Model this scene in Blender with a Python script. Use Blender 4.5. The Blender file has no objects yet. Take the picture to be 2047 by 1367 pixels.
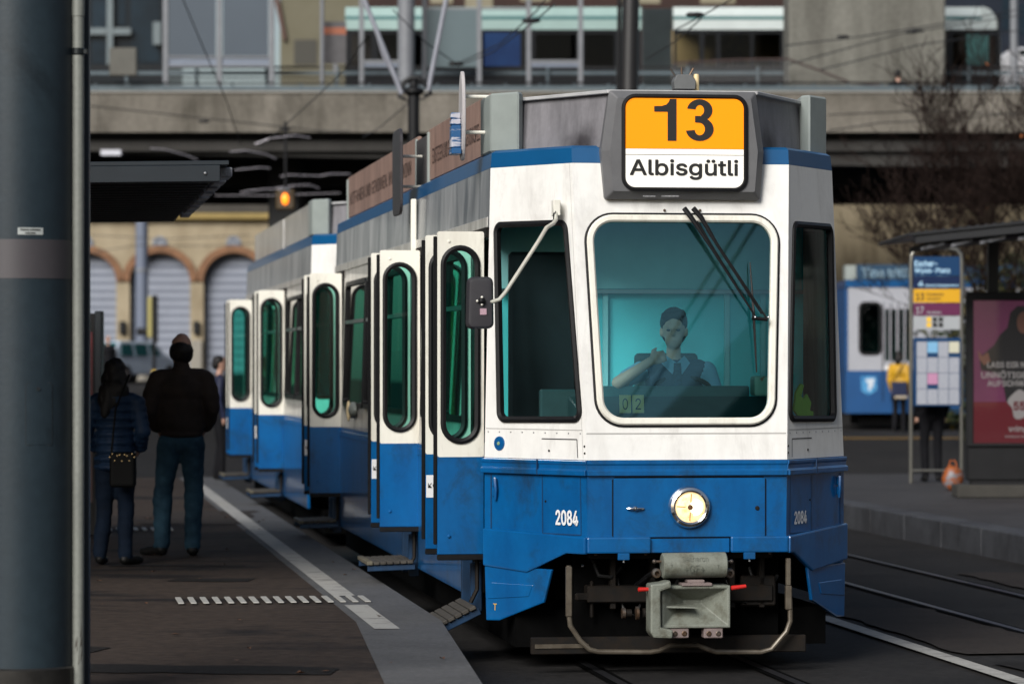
import bpy, bmesh, math, random
import numpy as np
from mathutils import Vector, Matrix, noise
from mathutils.geometry import tessellate_polygon
R = math.radians
random.seed(7)
SC = bpy.context.scene
COL = SC.collection

# ------------------------------------------------------------------ camera
FPX, CX, CY, CAMZ = 6800.0, 1023.5, 725.0, 1.82
cam_d = bpy.data.cameras.new('camera')
cam = bpy.data.objects.new('camera', cam_d); COL.objects.link(cam)
cam.location = (0, 0, CAMZ); cam.rotation_euler = (R(90), 0, 0)
cam_d.sensor_width = 36.0; cam_d.lens = 36.0 * FPX / 2047.0
cam_d.shift_y = (CY - 683.5) / 2047.0
cam_d.clip_start = 0.1; cam_d.clip_end = 2000
cam_d.dof.use_dof = True; cam_d.dof.focus_distance = 20.4; cam_d.dof.aperture_fstop = 2.8
SC.camera = cam
# ------------------------------------------------------------------ sky + sun (overcast, light from the front left)
SUN_EL, SUN_AZ = 31.0, 208.0     # azimuth clockwise from +Y: behind the camera, to the left
W_ = bpy.data.worlds.new('World'); SC.world = W_; W_.use_nodes = True
wn = W_.node_tree.nodes; wl = W_.node_tree.links
bg = wn['Background']; bg.inputs['Strength'].default_value = 0.052
sky = wn.new('ShaderNodeTexSky'); sky.sky_type = 'NISHITA'; sky.sun_disc = False
sky.sun_elevation = R(SUN_EL); sky.sun_rotation = R(SUN_AZ)
sky.air_density = 1.0; sky.dust_density = 1.5; sky.ozone_density = 1.0
hs = wn.new('ShaderNodeHueSaturation'); hs.inputs['Saturation'].default_value = 0.75
wl.new(sky.outputs[0], hs.inputs['Color']); wl.new(hs.outputs[0], bg.inputs['Color'])
sd = bpy.data.lights.new('sun', 'SUN'); sd.energy = 3.1; sd.angle = R(34); sd.color = (1.0, 0.975, 0.94)
sun = bpy.data.objects.new('sun', sd); COL.objects.link(sun)
_a, _e = R(SUN_AZ), R(SUN_EL)
sdir = Vector((math.sin(_a) * math.cos(_e), math.cos(_a) * math.cos(_e), math.sin(_e)))
sun.rotation_euler = sdir.to_track_quat('Z', 'Y').to_euler(); sun.location = sdir * 60
SC.view_settings.view_transform = 'Standard'; SC.view_settings.look = 'None'
SC.view_settings.exposure = 0.68; SC.view_settings.gamma = 1.0
SC.view_settings.use_curve_mapping = False
SC.render.engine = 'CYCLES'
SC.cycles.use_denoising = True
SC.cycles.max_bounces = 7; SC.cycles.transparent_max_bounces = 16
SC.cycles.diffuse_bounces = 4; SC.cycles.glossy_bounces = 3
SC.cycles.caustics_reflective = False; SC.cycles.caustics_refractive = False

# ------------------------------------------------------------------ helpers: objects
def tag(o, label=None, cat=None, group=None, kind=None):
    if label: o['label'] = label
    if cat: o['category'] = cat
    if group: o['group'] = group
    if kind: o['kind'] = kind
    return o
def thing(name, label, cat, loc=(0, 0, 0), rz=0.0, group=None):
    o = bpy.data.objects.new(name, None); COL.objects.link(o)
    o.location = loc; o.rotation_euler = (0, 0, rz); o.empty_display_size = 0.2
    return tag(o, label, cat, group)
def copy_tree(o, parent=None):
    c = o.copy(); COL.objects.link(c); c.parent = parent
    for ch in o.children: copy_tree(ch, c)
    return c
def W(px, py, Y):           # photograph position at a distance -> point in the place
    return Vector(((px - CX) * Y / FPX, Y, CAMZ + (CY - py) * Y / FPX))

# ------------------------------------------------------------------ helpers: materials
_M = {}
# base colours below were first judged at exposure 0; scale per material for the final exposure
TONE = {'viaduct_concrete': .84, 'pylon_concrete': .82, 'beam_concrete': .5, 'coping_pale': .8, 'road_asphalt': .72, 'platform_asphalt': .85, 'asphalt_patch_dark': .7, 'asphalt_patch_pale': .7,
        'kerb_concrete': .72, 'kerb_granite': .62, 'far_platform_asphalt': .72, 'column_slate_blue': .78, 'mauve_grey_band': .72, 'pale_grey_pipe': .85, 'cream_render': .72, 'stained_beige_wall': .72,
        'brick_trim': .8, 'shutter_blue_grey': .68, 'ochre_cornice': .6, 'brown_upper_wall': .5, 'pale_stone': .6, 'pole_blue_grey': .7, 'pale_blue_panel': .72, 'frosted_panel': .75, 'grey_painted_steel': .7,
        'pale_kick_panel': .7, 'railing_blue_grey': .75, 'pale_green_concrete': .5, 'brown_brick_wall': .6, 'cream_bay': .6, 'bus_white': 1.35, 'bus_teal_white': 1.25, 'bus_teal': .7, 'far_tram_white': .78,
        'tram_blue': .92, 'tram_band_blue': .9, 'roof_box_green_grey': .8, 'fairing_grey': .8, 'sign_housing_grey': .8, 'tram_cantrail': .85, 'tram_side_white': .85, 'brown_board': .85, 'coupler_green_grey': .62,
        'grimy_tube': .75, 'worn_white_paint': .78, 'tactile_white': .7, 'display_orange': .8, 'shelter_steel': .7, 'black_roof_steel': .6, 'arm_pale_grey': .8, 'plate_pale': .85, 'eave_strip_pale': .7, 'van_white': .6,
        'yellow_jacket': .8, 'orange_bag': .8, 'panel_yellow': .8, 'panel_white': .75, 'paper_white': .72, 'stainless_tube': .7, 'poster_pink': .5, 'poster_crimson': .65, 'poster_white': .7, 'plinth_stone': .6, 'olive_grey_box': .7,
        'dark_hair': .8, 'leaf_green': .6, 'leaf_olive': .6, 'leaf_yellow': .6, 'orange_strip': .4, 'board_grey': .7, 'amber_lamp': 1.0, 'advert_blue': .7, 'advert_pale': .7, 'car_silver_blue': 1.1, 'wire_glint': .8}
def mat(name, col, rough=0.5, metal=0.0, var=0.0, scale=3.0, col2=None, stretch=(1, 1, 1), bump=0.0, bscale=60.0,
        coat=0.0, emis=None, estr=0.0, spec=0.5, dist=0.0, lo=0.35, hi=0.65, fine=0.0, rvar=0.0, grime=None):
    if name in _M: return _M[name]
    k_ = TONE.get(name, 1.0); col = tuple(c * k_ for c in col)
    if col2: col2 = tuple(c * k_ for c in col2)
    if grime: grime = (tuple(c * k_ for c in grime[0]),) + tuple(grime[1:])
    m = bpy.data.materials.new(name); m.use_nodes = True
    nt = m.node_tree; n = nt.nodes; l = nt.links; b = n['Principled BSDF']
    b.inputs['Roughness'].default_value = rough; b.inputs['Metallic'].default_value = metal
    b.inputs['Specular IOR Level'].default_value = spec
    b.inputs['Coat Weight'].default_value = coat; b.inputs['Coat Roughness'].default_value = 0.08
    b.inputs['Base Color'].default_value = (*col, 1)
    tc = n.new('ShaderNodeTexCoord')
    if var > 0 or col2:
        mp = n.new('ShaderNodeMapping'); mp.inputs['Scale'].default_value = stretch
        l.new(tc.outputs['Object'], mp.inputs['Vector'])
        nz = n.new('ShaderNodeTexNoise'); nz.inputs['Scale'].default_value = scale
        nz.inputs['Detail'].default_value = 6; nz.inputs['Roughness'].default_value = 0.62; nz.inputs['Distortion'].default_value = dist
        l.new(mp.outputs[0], nz.inputs['Vector'])
        rp = n.new('ShaderNodeValToRGB'); rp.color_ramp.elements[0].position = lo; rp.color_ramp.elements[1].position = hi
        c2 = col2 if col2 else tuple(c * (1 - var) for c in col)
        rp.color_ramp.elements[0].color = (*c2, 1); rp.color_ramp.elements[1].color = (*col, 1)
        l.new(nz.outputs['Fac'], rp.inputs['Fac'])
        out = rp.outputs['Color']
        if fine > 0:
            n2 = n.new('ShaderNodeTexNoise'); n2.inputs['Scale'].default_value = scale * 14; n2.inputs['Detail'].default_value = 3
            l.new(tc.outputs['Object'], n2.inputs['Vector'])
            mr = n.new('ShaderNodeMapRange'); mr.inputs['From Min'].default_value = .3; mr.inputs['From Max'].default_value = .7
            mr.inputs['To Min'].default_value = 1 - fine; mr.inputs['To Max'].default_value = 1 + fine
            l.new(n2.outputs['Fac'], mr.inputs['Value'])
            mx = n.new('ShaderNodeVectorMath'); mx.operation = 'SCALE'
            l.new(out, mx.inputs[0]); l.new(mr.outputs[0], mx.inputs['Scale']); out = mx.outputs[0]
        if grime:      # (colour, scale, amount, stretch, threshold): streaks and specks of dirt
            gm = n.new('ShaderNodeMapping'); gm.inputs['Scale'].default_value = grime[3]; gm.inputs['Location'].default_value = (3.7, 1.9, 5.3)
            l.new(tc.outputs['Object'], gm.inputs['Vector'])
            gn = n.new('ShaderNodeTexNoise'); gn.inputs['Scale'].default_value = grime[1]; gn.inputs['Detail'].default_value = 9; gn.inputs['Roughness'].default_value = .72; gn.inputs['Distortion'].default_value = .5
            l.new(gm.outputs[0], gn.inputs['Vector'])
            gr = n.new('ShaderNodeMapRange'); gr.inputs['From Min'].default_value = grime[4]; gr.inputs['From Max'].default_value = grime[4] + .22; gr.inputs['To Max'].default_value = grime[2]
            l.new(gn.outputs['Fac'], gr.inputs['Value'])
            gx = n.new('ShaderNodeMix'); gx.data_type = 'RGBA'; gx.inputs['B'].default_value = (*grime[0], 1)
            l.new(gr.outputs[0], gx.inputs['Factor']); l.new(out, gx.inputs['A']); out = gx.outputs['Result']
        l.new(out, b.inputs['Base Color'])
        if rvar > 0:
            rr = n.new('ShaderNodeMapRange'); rr.inputs['From Min'].default_value = .3; rr.inputs['From Max'].default_value = .7
            rr.inputs['To Min'].default_value = min(1, rough + rvar); rr.inputs['To Max'].default_value = max(.03, rough - rvar)
            l.new(nz.outputs['Fac'], rr.inputs['Value']); l.new(rr.outputs[0], b.inputs['Roughness'])
    if bump > 0:
        nb = n.new('ShaderNodeTexNoise'); nb.inputs['Scale'].default_value = bscale; nb.inputs['Detail'].default_value = 4
        l.new(tc.outputs['Object'], nb.inputs['Vector'])
        bp = n.new('ShaderNodeBump'); bp.inputs['Strength'].default_value = bump; bp.inputs['Distance'].default_value = 0.01
        l.new(nb.outputs['Fac'], bp.inputs['Height']); l.new(bp.outputs[0], b.inputs['Normal'])
    if emis:
        b.inputs['Emission Color'].default_value = (*emis, 1); b.inputs['Emission Strength'].default_value = estr
    _M[name] = m; return m
def glass(name, tint, refl=1.0, rough=0.02, ior=1.5):
    if name in _M: return _M[name]
    m = bpy.data.materials.new(name); m.use_nodes = True
    nt = m.node_tree; n = nt.nodes; l = nt.links; n.remove(n['Principled BSDF'])
    tr = n.new('ShaderNodeBsdfTransparent'); tr.inputs[0].default_value = (*tint, 1)
    gl = n.new('ShaderNodeBsdfGlossy'); gl.inputs['Roughness'].default_value = rough; gl.inputs[0].default_value = (refl, refl, refl, 1) if not isinstance(refl, tuple) else (*refl, 1)
    fr = n.new('ShaderNodeFresnel'); fr.inputs['IOR'].default_value = ior
    mx = n.new('ShaderNodeMixShader')
    l.new(fr.outputs[0], mx.inputs[0]); l.new(tr.outputs[0], mx.inputs[1]); l.new(gl.outputs[0], mx.inputs[2])
    l.new(mx.outputs[0], n['Material Output'].inputs['Surface'])
    _M[name] = m; return m

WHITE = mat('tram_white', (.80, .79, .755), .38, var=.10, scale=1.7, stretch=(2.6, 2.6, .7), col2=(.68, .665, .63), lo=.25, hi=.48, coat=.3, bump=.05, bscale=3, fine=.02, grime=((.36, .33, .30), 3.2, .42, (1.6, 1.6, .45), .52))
CREAM = mat('tram_cream', (.80, .78, .69), .4, var=.05, scale=2, stretch=(3, 3, .6), col2=(.70, .67, .58), lo=.28, hi=.5, coat=.3, bump=.04, bscale=4, grime=((.30, .26, .20), 4.0, .5, (1.5, 1.5, .5), .52))
REFLGREY = mat('tram_cantrail', (.46, .47, .48), .34, scale=1.3, stretch=(1.8, 1.8, .55), col2=(.13, .145, .165), lo=.36, hi=.64, dist=.6, bump=.06, bscale=3, coat=.2)  # grey patches: dark surroundings mirrored in white paint, put into the colour
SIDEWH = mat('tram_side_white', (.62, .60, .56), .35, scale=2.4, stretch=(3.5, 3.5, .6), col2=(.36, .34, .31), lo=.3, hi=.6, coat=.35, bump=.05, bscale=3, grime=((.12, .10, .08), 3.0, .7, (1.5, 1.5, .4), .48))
BLUE = mat('tram_blue', (.002, .112, .325), .28, scale=1.6, stretch=(3, 3, 1), col2=(.002, .080, .25), lo=.3, hi=.65, coat=.7, bump=.10, bscale=2.6, fine=.05, spec=.4, grime=((.015, .03, .045), 2.6, .75, (1.2, 1.2, .8), .50))
NAVY = mat('tram_roof_blue', (.005, .07, .20), .3, var=.15, scale=3, coat=.3)
SIGNGREY = mat('sign_housing_grey', (.16, .16, .165), .5, var=.18, scale=5, bump=.12, bscale=220)
FAIRGREY = mat('fairing_grey', (.27, .26, .275), .45, scale=2.5, stretch=(4, 4, .8), col2=(.17, .165, .175), lo=.3, hi=.62, fine=.05)
BOXGREY = mat('roof_box_green_grey', (.33, .37, .35), .5, var=.12, scale=6)
RUBBER = mat('black_rubber', (.009, .009, .010), .45, spec=.18, var=.2, scale=20)
BLACK = mat('underframe_black', (.0022, .0022, .0022), .85, spec=.06, var=.5, scale=9)
DKIRON = mat('dark_iron', (.0065, .006, .0055), .65, .0, var=.5, scale=14, col2=(.013, .009, .006), spec=.2)
IRON = mat('bare_iron', (.10, .09, .08), .45, .6, scale=12, col2=(.10, .06, .035), lo=.4, hi=.6)
COUPLER = mat('coupler_green_grey', (.27, .29, .24), .55, scale=10, col2=(.16, .16, .12), lo=.34, hi=.52, bump=.15, bscale=60, fine=.12)
TUBEMAT = mat('grimy_tube', (.17, .145, .11), .4, .3, scale=9, col2=(.09, .07, .05), lo=.35, hi=.6)
RED = mat('red_handle', (.55, .02, .015), .35, var=.2, scale=20)
CHROME = mat('chrome', (.75, .75, .75), .12, 1.0)
STEEL = mat('brushed_steel', (.45, .45, .46), .35, 1.0)
LENS = mat('lit_lamp_lens', (.9, .75, .45), .25, scale=26, col2=(.55, .34, .12), lo=.36, hi=.52, emis=(1.0, .66, .30), estr=.55)
LENSHOT = mat('lit_lamp_core', (1, .9, .7), .2, emis=(1.0, .86, .6), estr=1.1)
ORANGE = mat('display_orange', (.95, .27, .0), .35, emis=(1.0, .28, .0), estr=.38)
DISPWHITE = mat('display_white', (.72, .70, .66), .35, emis=(1.0, .93, .8), estr=.28)
INK = mat('print_black', (.012, .012, .012), .5)
WHITEINK = mat('print_white', (.75, .75, .75), .5)
YELLOWINK = mat('print_yellow', (.75, .45, .02), .5)
GLASSF = glass('windscreen_glass', (.66, .96, .98), (.46, .92, 1.0), ior=2.1)
GLASSC = glass('cab_side_glass', (.82, .95, .95), .7, ior=1.38)
GLASSD = glass('door_glass', (.32, .80, .70), .8)
GLASSS = glass('side_window_glass', (.10, .30, .28), 1.0)
DARKGL = mat('dark_window_glass', (.006, .008, .010), .06, spec=.5)
CABWALL = mat('cab_wall_teal', (.17, .90, .96), .6, var=.08, scale=3)
CABLIGHT = mat('cab_panel_pale', (.45, .90, .92), .5, var=.1, scale=3)
CABDARK = mat('cab_dash_dark', (.03, .075, .08), .5, var=.3, scale=6)
FLOORIN = mat('tram_floor', (.03, .03, .03), .7, spec=.2, var=.2, scale=6)
WOOD = mat('worn_step_boards', (.06, .053, .043), .8, scale=14, stretch=(1, 8, 1), col2=(.028, .024, .02), lo=.35, hi=.62)
ASPHALT = mat('road_asphalt', (.026, .024, .023), .85, spec=.22, scale=1.1, col2=(.014, .013, .013), lo=.3, hi=.62, bump=.55, bscale=130, fine=.35)
PLATF = mat('platform_asphalt', (.044, .032, .025), .85, spec=.2, scale=.9, stretch=(.55, 1.5, 1), col2=(.011, .009, .009), lo=.37, hi=.48, dist=.5, bump=.5, bscale=120, fine=.3)
CONCK = mat('kerb_concrete', (.105, .105, .108), .8, scale=2.2, col2=(.075, .075, .078), lo=.3, hi=.6, bump=.4, bscale=90, fine=.22)
MARK = mat('worn_white_paint', (.42, .41, .38), .7, scale=5, col2=(.24, .23, .215), lo=.32, hi=.5, fine=.15)
RAILST = mat('rail_steel', (.10, .10, .11), .35, .8, var=.3, scale=6)
CONC = mat('viaduct_concrete', (.215, .195, .165), .9, scale=.8, stretch=(1, 1, .7), col2=(.10, .09, .073), lo=.3, hi=.66, spec=.2, grime=((.05, .045, .035), 1.3, .8, (1.5, 1.5, .35), .50), bump=.3, bscale=20, fine=.12)
CONC2 = mat('pylon_concrete', (.20, .195, .17), .9, spec=.2, scale=.8, stretch=(2.2, 2.2, .35), col2=(.10, .096, .082), lo=.3, hi=.66, fine=.12)
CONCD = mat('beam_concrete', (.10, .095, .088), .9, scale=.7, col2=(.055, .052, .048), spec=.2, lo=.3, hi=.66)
RAILBLUE = mat('railing_blue_grey', (.10, .135, .155), .5, .2, var=.2, scale=4)
DARKST = mat('dark_painted_steel', (.010, .010, .011), .5, spec=.25, var=.3, scale=4)
GREYST = mat('grey_painted_steel', (.24, .25, .27), .45, var=.15, scale=4)
COLBLUE = mat('column_slate_blue', (.022, .036, .046), .45, spec=.3, scale=1.3, stretch=(1, 1, .5), col2=(.016, .027, .036), lo=.3, hi=.7, bump=.06, bscale=40, fine=.08, grime=((.004, .006, .008), 1.6, .85, (1.2, 1.2, .8), .57))

def soot(m, pts, r0, r1):
    nt = m.node_tree; n = nt.nodes; l = nt.links; b = n['Principled BSDF']; src = b.inputs['Base Color'].links[0].from_socket
    tc = n.new('ShaderNodeTexCoord'); nz = n.new('ShaderNodeTexNoise'); nz.inputs['Scale'].default_value = 9; l.new(tc.outputs['Object'], nz.inputs['Vector'])
    fac = None
    for p in pts:
        d = n.new('ShaderNodeVectorMath'); d.operation = 'DISTANCE'; d.inputs[1].default_value = p; l.new(tc.outputs['Object'], d.inputs[0])
        a = n.new('ShaderNodeMath'); a.operation = 'MULTIPLY_ADD'; a.inputs[1].default_value = .16; l.new(nz.outputs['Fac'], a.inputs[0]); l.new(d.outputs['Value'], a.inputs[2])
        mr = n.new('ShaderNodeMapRange'); mr.interpolation_type = 'SMOOTHSTEP'; mr.inputs['From Min'].default_value = r0; mr.inputs['From Max'].default_value = r1; mr.inputs['To Min'].default_value = 1; mr.inputs['To Max'].default_value = 0
        l.new(a.outputs[0], mr.inputs['Value'])
        if fac is None: fac = mr.outputs[0]
        else:
            mx = n.new('ShaderNodeMath'); mx.operation = 'MAXIMUM'; l.new(fac, mx.inputs[0]); l.new(mr.outputs[0], mx.inputs[1]); fac = mx.outputs[0]
    mc = n.new('ShaderNodeMix'); mc.data_type = 'RGBA'; mc.inputs['B'].default_value = (.02, .016, .018, 1)
    l.new(fac, mc.inputs['Factor']); l.new(src, mc.inputs['A']); l.new(mc.outputs['Result'], b.inputs['Base Color'])
soot(FAIRGREY, ((-.52, .38, 3.09), (.52, .38, 3.09)), .10, .30)
# ------------------------------------------------------------------ helpers: meshes
class MB:
    def __init__(s): s.v = []; s.f = []; s.m = []
    def add(s, vs, fs, mi=0):
        o = len(s.v); s.v += [Vector(p) for p in vs]; s.f += [tuple(i + o for i in f) for f in fs]; s.m += [mi] * len(fs); return s
    def box(s, a, b, mi=0):
        x0, y0, z0 = a; x1, y1, z1 = b
        return s.add([(x0, y0, z0), (x1, y0, z0), (x1, y1, z0), (x0, y1, z0), (x0, y0, z1), (x1, y0, z1), (x1, y1, z1), (x0, y1, z1)],
                     [(0, 3, 2, 1), (4, 5, 6, 7), (0, 1, 5, 4), (1, 2, 6, 5), (2, 3, 7, 6), (3, 0, 4, 7)], mi)
    def obox(s, c, size, M, mi=0):
        hx, hy, hz = [q / 2 for q in size]; o = len(s.v)
        t = MB().box((-hx, -hy, -hz), (hx, hy, hz)); c = Vector(c)
        return s.add([M @ v + c for v in t.v], t.f, mi)
    def bar(s, p, q, w, h, mi=0, up=Vector((0, 0, 1))):
        p = Vector(p); q = Vector(q); d = (q - p); L = d.length; d.normalize()
        x = d.cross(up)
        if x.length < 1e-4: x = d.cross(Vector((0, 1, 0)))
        x.normalize(); z = x.cross(d)
        M = Matrix((x, d, z)).transposed()
        return s.obox((p + q) / 2, (w, L, h), M, mi)
    def cyl(s, p, q, r0, r1=None, n=14, caps=True, mi=0):
        if r1 is None: r1 = r0
        p = Vector(p); q = Vector(q); d = (q - p).normalized()
        a = d.orthogonal().normalized(); b = d.cross(a); vs = []
        for c, r in ((p, r0), (q, r1)):
            for i in range(n):
                t = 2 * math.pi * i / n; vs.append(c + a * (r * math.cos(t)) + b * (r * math.sin(t)))
        fs = [(i, (i + 1) % n, n + (i + 1) % n, n + i) for i in range(n)]
        if caps: fs += [tuple(range(n - 1, -1, -1)), tuple(range(n, 2 * n))]
        return s.add(vs, fs, mi)
    def tube(s, pts, r, n=8, mi=0, caps=True):
        pts = [Vector(p) for p in pts]; rs = r if isinstance(r, (list, tuple)) else [r] * len(pts)
        vs = []; a = None
        for i, p in enumerate(pts):
            d = (pts[min(i + 1, len(pts) - 1)] - pts[max(i - 1, 0)]).normalized()
            if a is None: a = d.orthogonal().normalized()
            a = (a - d * a.dot(d)).normalized(); b = d.cross(a)
            for k in range(n):
                t = 2 * math.pi * k / n; vs.append(p + a * (rs[i] * math.cos(t)) + b * (rs[i] * math.sin(t)))
        fs = []
        for i in range(len(pts) - 1):
            for k in range(n): fs.append((i * n + k, i * n + (k + 1) % n, (i + 1) * n + (k + 1) % n, (i + 1) * n + k))
        if caps: fs += [tuple(range(n - 1, -1, -1)), tuple(range((len(pts) - 1) * n, len(pts) * n))]
        return s.add(vs, fs, mi)
    def lathe(s, c, axis, prof, n=24, mi=0):   # prof: (radius, along)
        c = Vector(c); d = Vector(axis).normalized(); a = d.orthogonal().normalized(); b = d.cross(a); vs = []; fs = []
        for r, h in prof:
            for k in range(n):
                t = 2 * math.pi * k / n; vs.append(c + d * h + a * (r * math.cos(t)) + b * (r * math.sin(t)))
        for i in range(len(prof) - 1):
            for k in range(n): fs.append((i * n + k, i * n + (k + 1) % n, (i + 1) * n + (k + 1) % n, (i + 1) * n + k))
        if prof[0][0] > 1e-5: fs.append(tuple(range(n - 1, -1, -1)))
        if prof[-1][0] > 1e-5: fs.append(tuple(range((len(prof) - 1) * n, len(prof) * n)))
        return s.add(vs, fs, mi)
    def ell(s, c, r, n=12, m=8, M=None, mi=0):
        c = Vector(c); vs = []; fs = []
        for i in range(m + 1):
            p = math.pi * i / m
            for k in range(n):
                t = 2 * math.pi * k / n
                q = Vector((r[0] * math.sin(p) * math.cos(t), r[1] * math.sin(p) * math.sin(t), r[2] * math.cos(p)))
                vs.append((M @ q if M else q) + c)
        for i in range(m):
            for k in range(n): fs.append((i * n + k, (i + 1) * n + k, (i + 1) * n + (k + 1) % n, i * n + (k + 1) % n))
        return s.add(vs, fs, mi)
    def prism(s, poly, a, b, mapf, mi=0):      # poly in (u,v), from depth a to depth b through mapf
        n = len(poly); vs = [mapf(u, v, a) for u, v in poly] + [mapf(u, v, b) for u, v in poly]
        fs = [tuple(range(n)), tuple(range(2 * n - 1, n - 1, -1))] + [(i, n + i, n + (i + 1) % n, (i + 1) % n) for i in range(n)]
        return s.add(vs, fs, mi)
    def plate(s, outer, holes, mapf, a=0.0, b=-0.03, mi=0):
        loops = [outer] + list(holes); flat = [p for lp in loops for p in lp]; n = len(flat)
        tris = tessellate_polygon([[Vector((u, v, 0)) for u, v in lp] for lp in loops])
        vs = [mapf(u, v, a) for u, v in flat] + [mapf(u, v, b) for u, v in flat]
        fs = [tuple(t) for t in tris] + [(t[0] + n, t[2] + n, t[1] + n) for t in tris]
        o = 0
        for lp in loops:
            k = len(lp)
            for i in range(k): fs.append((o + i, o + (i + 1) % k, n + o + (i + 1) % k, n + o + i))
            o += k
        return s.add(vs, fs, mi)
    def frame(s, pts, r, prof, mapf, n=7, mi=0, closed=False):
        loops = [round_poly(inset(pts, d), max(r - d, .008), n) for d, h in prof]; k = len(loops[0])
        vs = [mapf(u, v, prof[i][1]) for i, lp in enumerate(loops) for u, v in lp]; fs = []
        L = len(loops)
        for i in range(L if closed else L - 1):
            j = (i + 1) % L
            for q in range(k): fs.append((i * k + q, i * k + (q + 1) % k, j * k + (q + 1) % k, j * k + q))
        return s.add(vs, fs, mi)
    def pane(s, poly, mapf, h=0.0, mi=0):
        tris = tessellate_polygon([[Vector((u, v, 0)) for u, v in poly]])
        return s.add([mapf(u, v, h) for u, v in poly], [tuple(t) for t in tris], mi)
    def build(s, name, mats, parent=None, smooth=False, bevel=0.0, flip=True, seg=1, angle=35):
        me = bpy.data.meshes.new(name); me.from_pydata([tuple(v) for v in s.v], [], s.f)
        if not isinstance(mats, (list, tuple)): mats = [mats]
        for m in mats: me.materials.append(m)
        if len(mats) > 1: me.polygons.foreach_set('material_index', s.m)
        bm = bmesh.new(); bm.from_mesh(me)
        if flip: bmesh.ops.recalc_face_normals(bm, faces=bm.faces)
        if bevel > 0:
            es = [e for e in bm.edges if len(e.link_faces) == 2 and e.calc_face_angle(0) > R(28)]
            try: bmesh.ops.bevel(bm, geom=es, offset=bevel, segments=seg, profile=.6, affect='EDGES', clamp_overlap=True)
            except Exception: pass
        if smooth:
            for f in bm.faces: f.smooth = True
            for e in bm.edges:
                if len(e.link_faces) == 2 and e.calc_face_angle(0) > R(angle): e.smooth = False
        bm.to_mesh(me); bm.free()
        o = bpy.data.objects.new(name, me); COL.objects.link(o)
        if parent: o.parent = parent
        return o
def inset(pts, d):                      # convex CCW polygon
    if abs(d) < 1e-9: return list(pts)
    n = len(pts); out = []
    for i in range(n):
        p0, p1, p2 = [Vector(pts[(i + k) % n]) for k in (-1, 0, 1)]
        e1 = (p1 - p0).normalized(); e2 = (p2 - p1).normalized()
        n1 = Vector((-e1.y, e1.x)); n2 = Vector((-e2.y, e2.x))
        b = (n1 + n2); b = b / max(b.dot(n1), .2)
        out.append(tuple(p1 + b * d))
    return out
def round_poly(pts, r, n=6):
    N = len(pts); out = []
    for i in range(N):
        p0, p1, p2 = [Vector(pts[(i + k) % N]) for k in (-1, 0, 1)]
        e1 = (p0 - p1); e2 = (p2 - p1); l1, l2 = e1.length, e2.length; e1 /= l1; e2 /= l2
        ang = math.acos(max(-1, min(1, e1.dot(e2)))); t = min(r / math.tan(ang / 2), l1 * .4999, l2 * .4999); rr = t * math.tan(ang / 2)
        bis = (e1 + e2).normalized(); c = p1 + bis * (rr / math.sin(ang / 2))
        a0 = p1 + e1 * t - c; a1 = p1 + e2 * t - c
        s0 = math.atan2(a0.y, a0.x); s1 = math.atan2(a1.y, a1.x); d = s1 - s0
        while d > math.pi: d -= 2 * math.pi
        while d < -math.pi: d += 2 * math.pi
        for k in range(n + 1):
            t_ = s0 + d * k / n; out.append((c.x + rr * math.cos(t_), c.y + rr * math.sin(t_)))
    return out
def rect(u0, u1, v0, v1): return [(u0, v0), (u1, v0), (u1, v1), (u0, v1)]
def rrect(u0, u1, v0, v1, r, n=5): return round_poly(rect(u0, u1, v0, v1), r, n)
def densify(poly, step):
    out = []
    for i, p in enumerate(poly):
        q = poly[(i + 1) % len(poly)]; L = math.hypot(q[0] - p[0], q[1] - p[1]); k = max(1, int(L / step))
        for j in range(k): out.append((p[0] + (q[0] - p[0]) * j / k, p[1] + (q[1] - p[1]) * j / k))
    return out
_T = {}
import os
_FONT = None
try:      # Blender's own bundled sans; falls back to the built-in face
    _fp = os.path.join(bpy.utils.system_resource('DATAFILES'), 'fonts', 'Inter.woff2')
    if os.path.exists(_fp): _FONT = bpy.data.fonts.load(_fp)
except Exception: _FONT = None
def text(name, s, box, mapf, m, parent, h=0.003, bold=0.0, keep=False, space=1.0, thick=0.0):
    """letters filling box (u0,u1,v0,v1) on the surface mapf; keep = keep proportions, left aligned"""
    key = (s, space)
    if key not in _T:
        cu = bpy.data.curves.new('lettering', 'FONT'); cu.body = s; cu.size = 1.0
        if _FONT: cu.font = _FONT
        cu.space_character = space
        ob = bpy.data.objects.new('lettering', cu); me = ob.to_mesh()
        vs = [v.co.copy() for v in me.vertices]; fs = [tuple(p.vertices) for p in me.polygons]
        ob.to_mesh_clear(); bpy.data.objects.remove(ob); bpy.data.curves.remove(cu); _T[key] = (vs, fs)
    vs, fs = _T[key]
    if not vs: return None
    x0 = min(v.x for v in vs); x1 = max(v.x for v in vs); y0 = min(v.y for v in vs); y1 = max(v.y for v in vs)
    u0, u1, v0, v1 = box; sy = (v1 - v0) / (y1 - y0); sx = (u1 - u0) / (x1 - x0)
    mb = MB(); e = abs(bold * sy)
    u0, u1 = (u0 + e, u1 - e) if u1 > u0 else (u0 - e, u1 + e); v0 += e; v1 -= e; sy = (v1 - v0) / (y1 - y0); sx = (u1 - u0) / (x1 - x0)
    offs = [(0, 0)] if e == 0 else [(e * math.cos(t), e * math.sin(t)) for t in [i * math.pi / 5 for i in range(10)]]
    for i, (dx, dy) in enumerate(offs):
        mb.add([mapf(u0 + (v.x - x0) * sx + dx, v0 + (v.y - y0) * sy + dy, h + i * .0001) for v in vs], fs)
    return mb.build(name, m, parent, flip=False)

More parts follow.
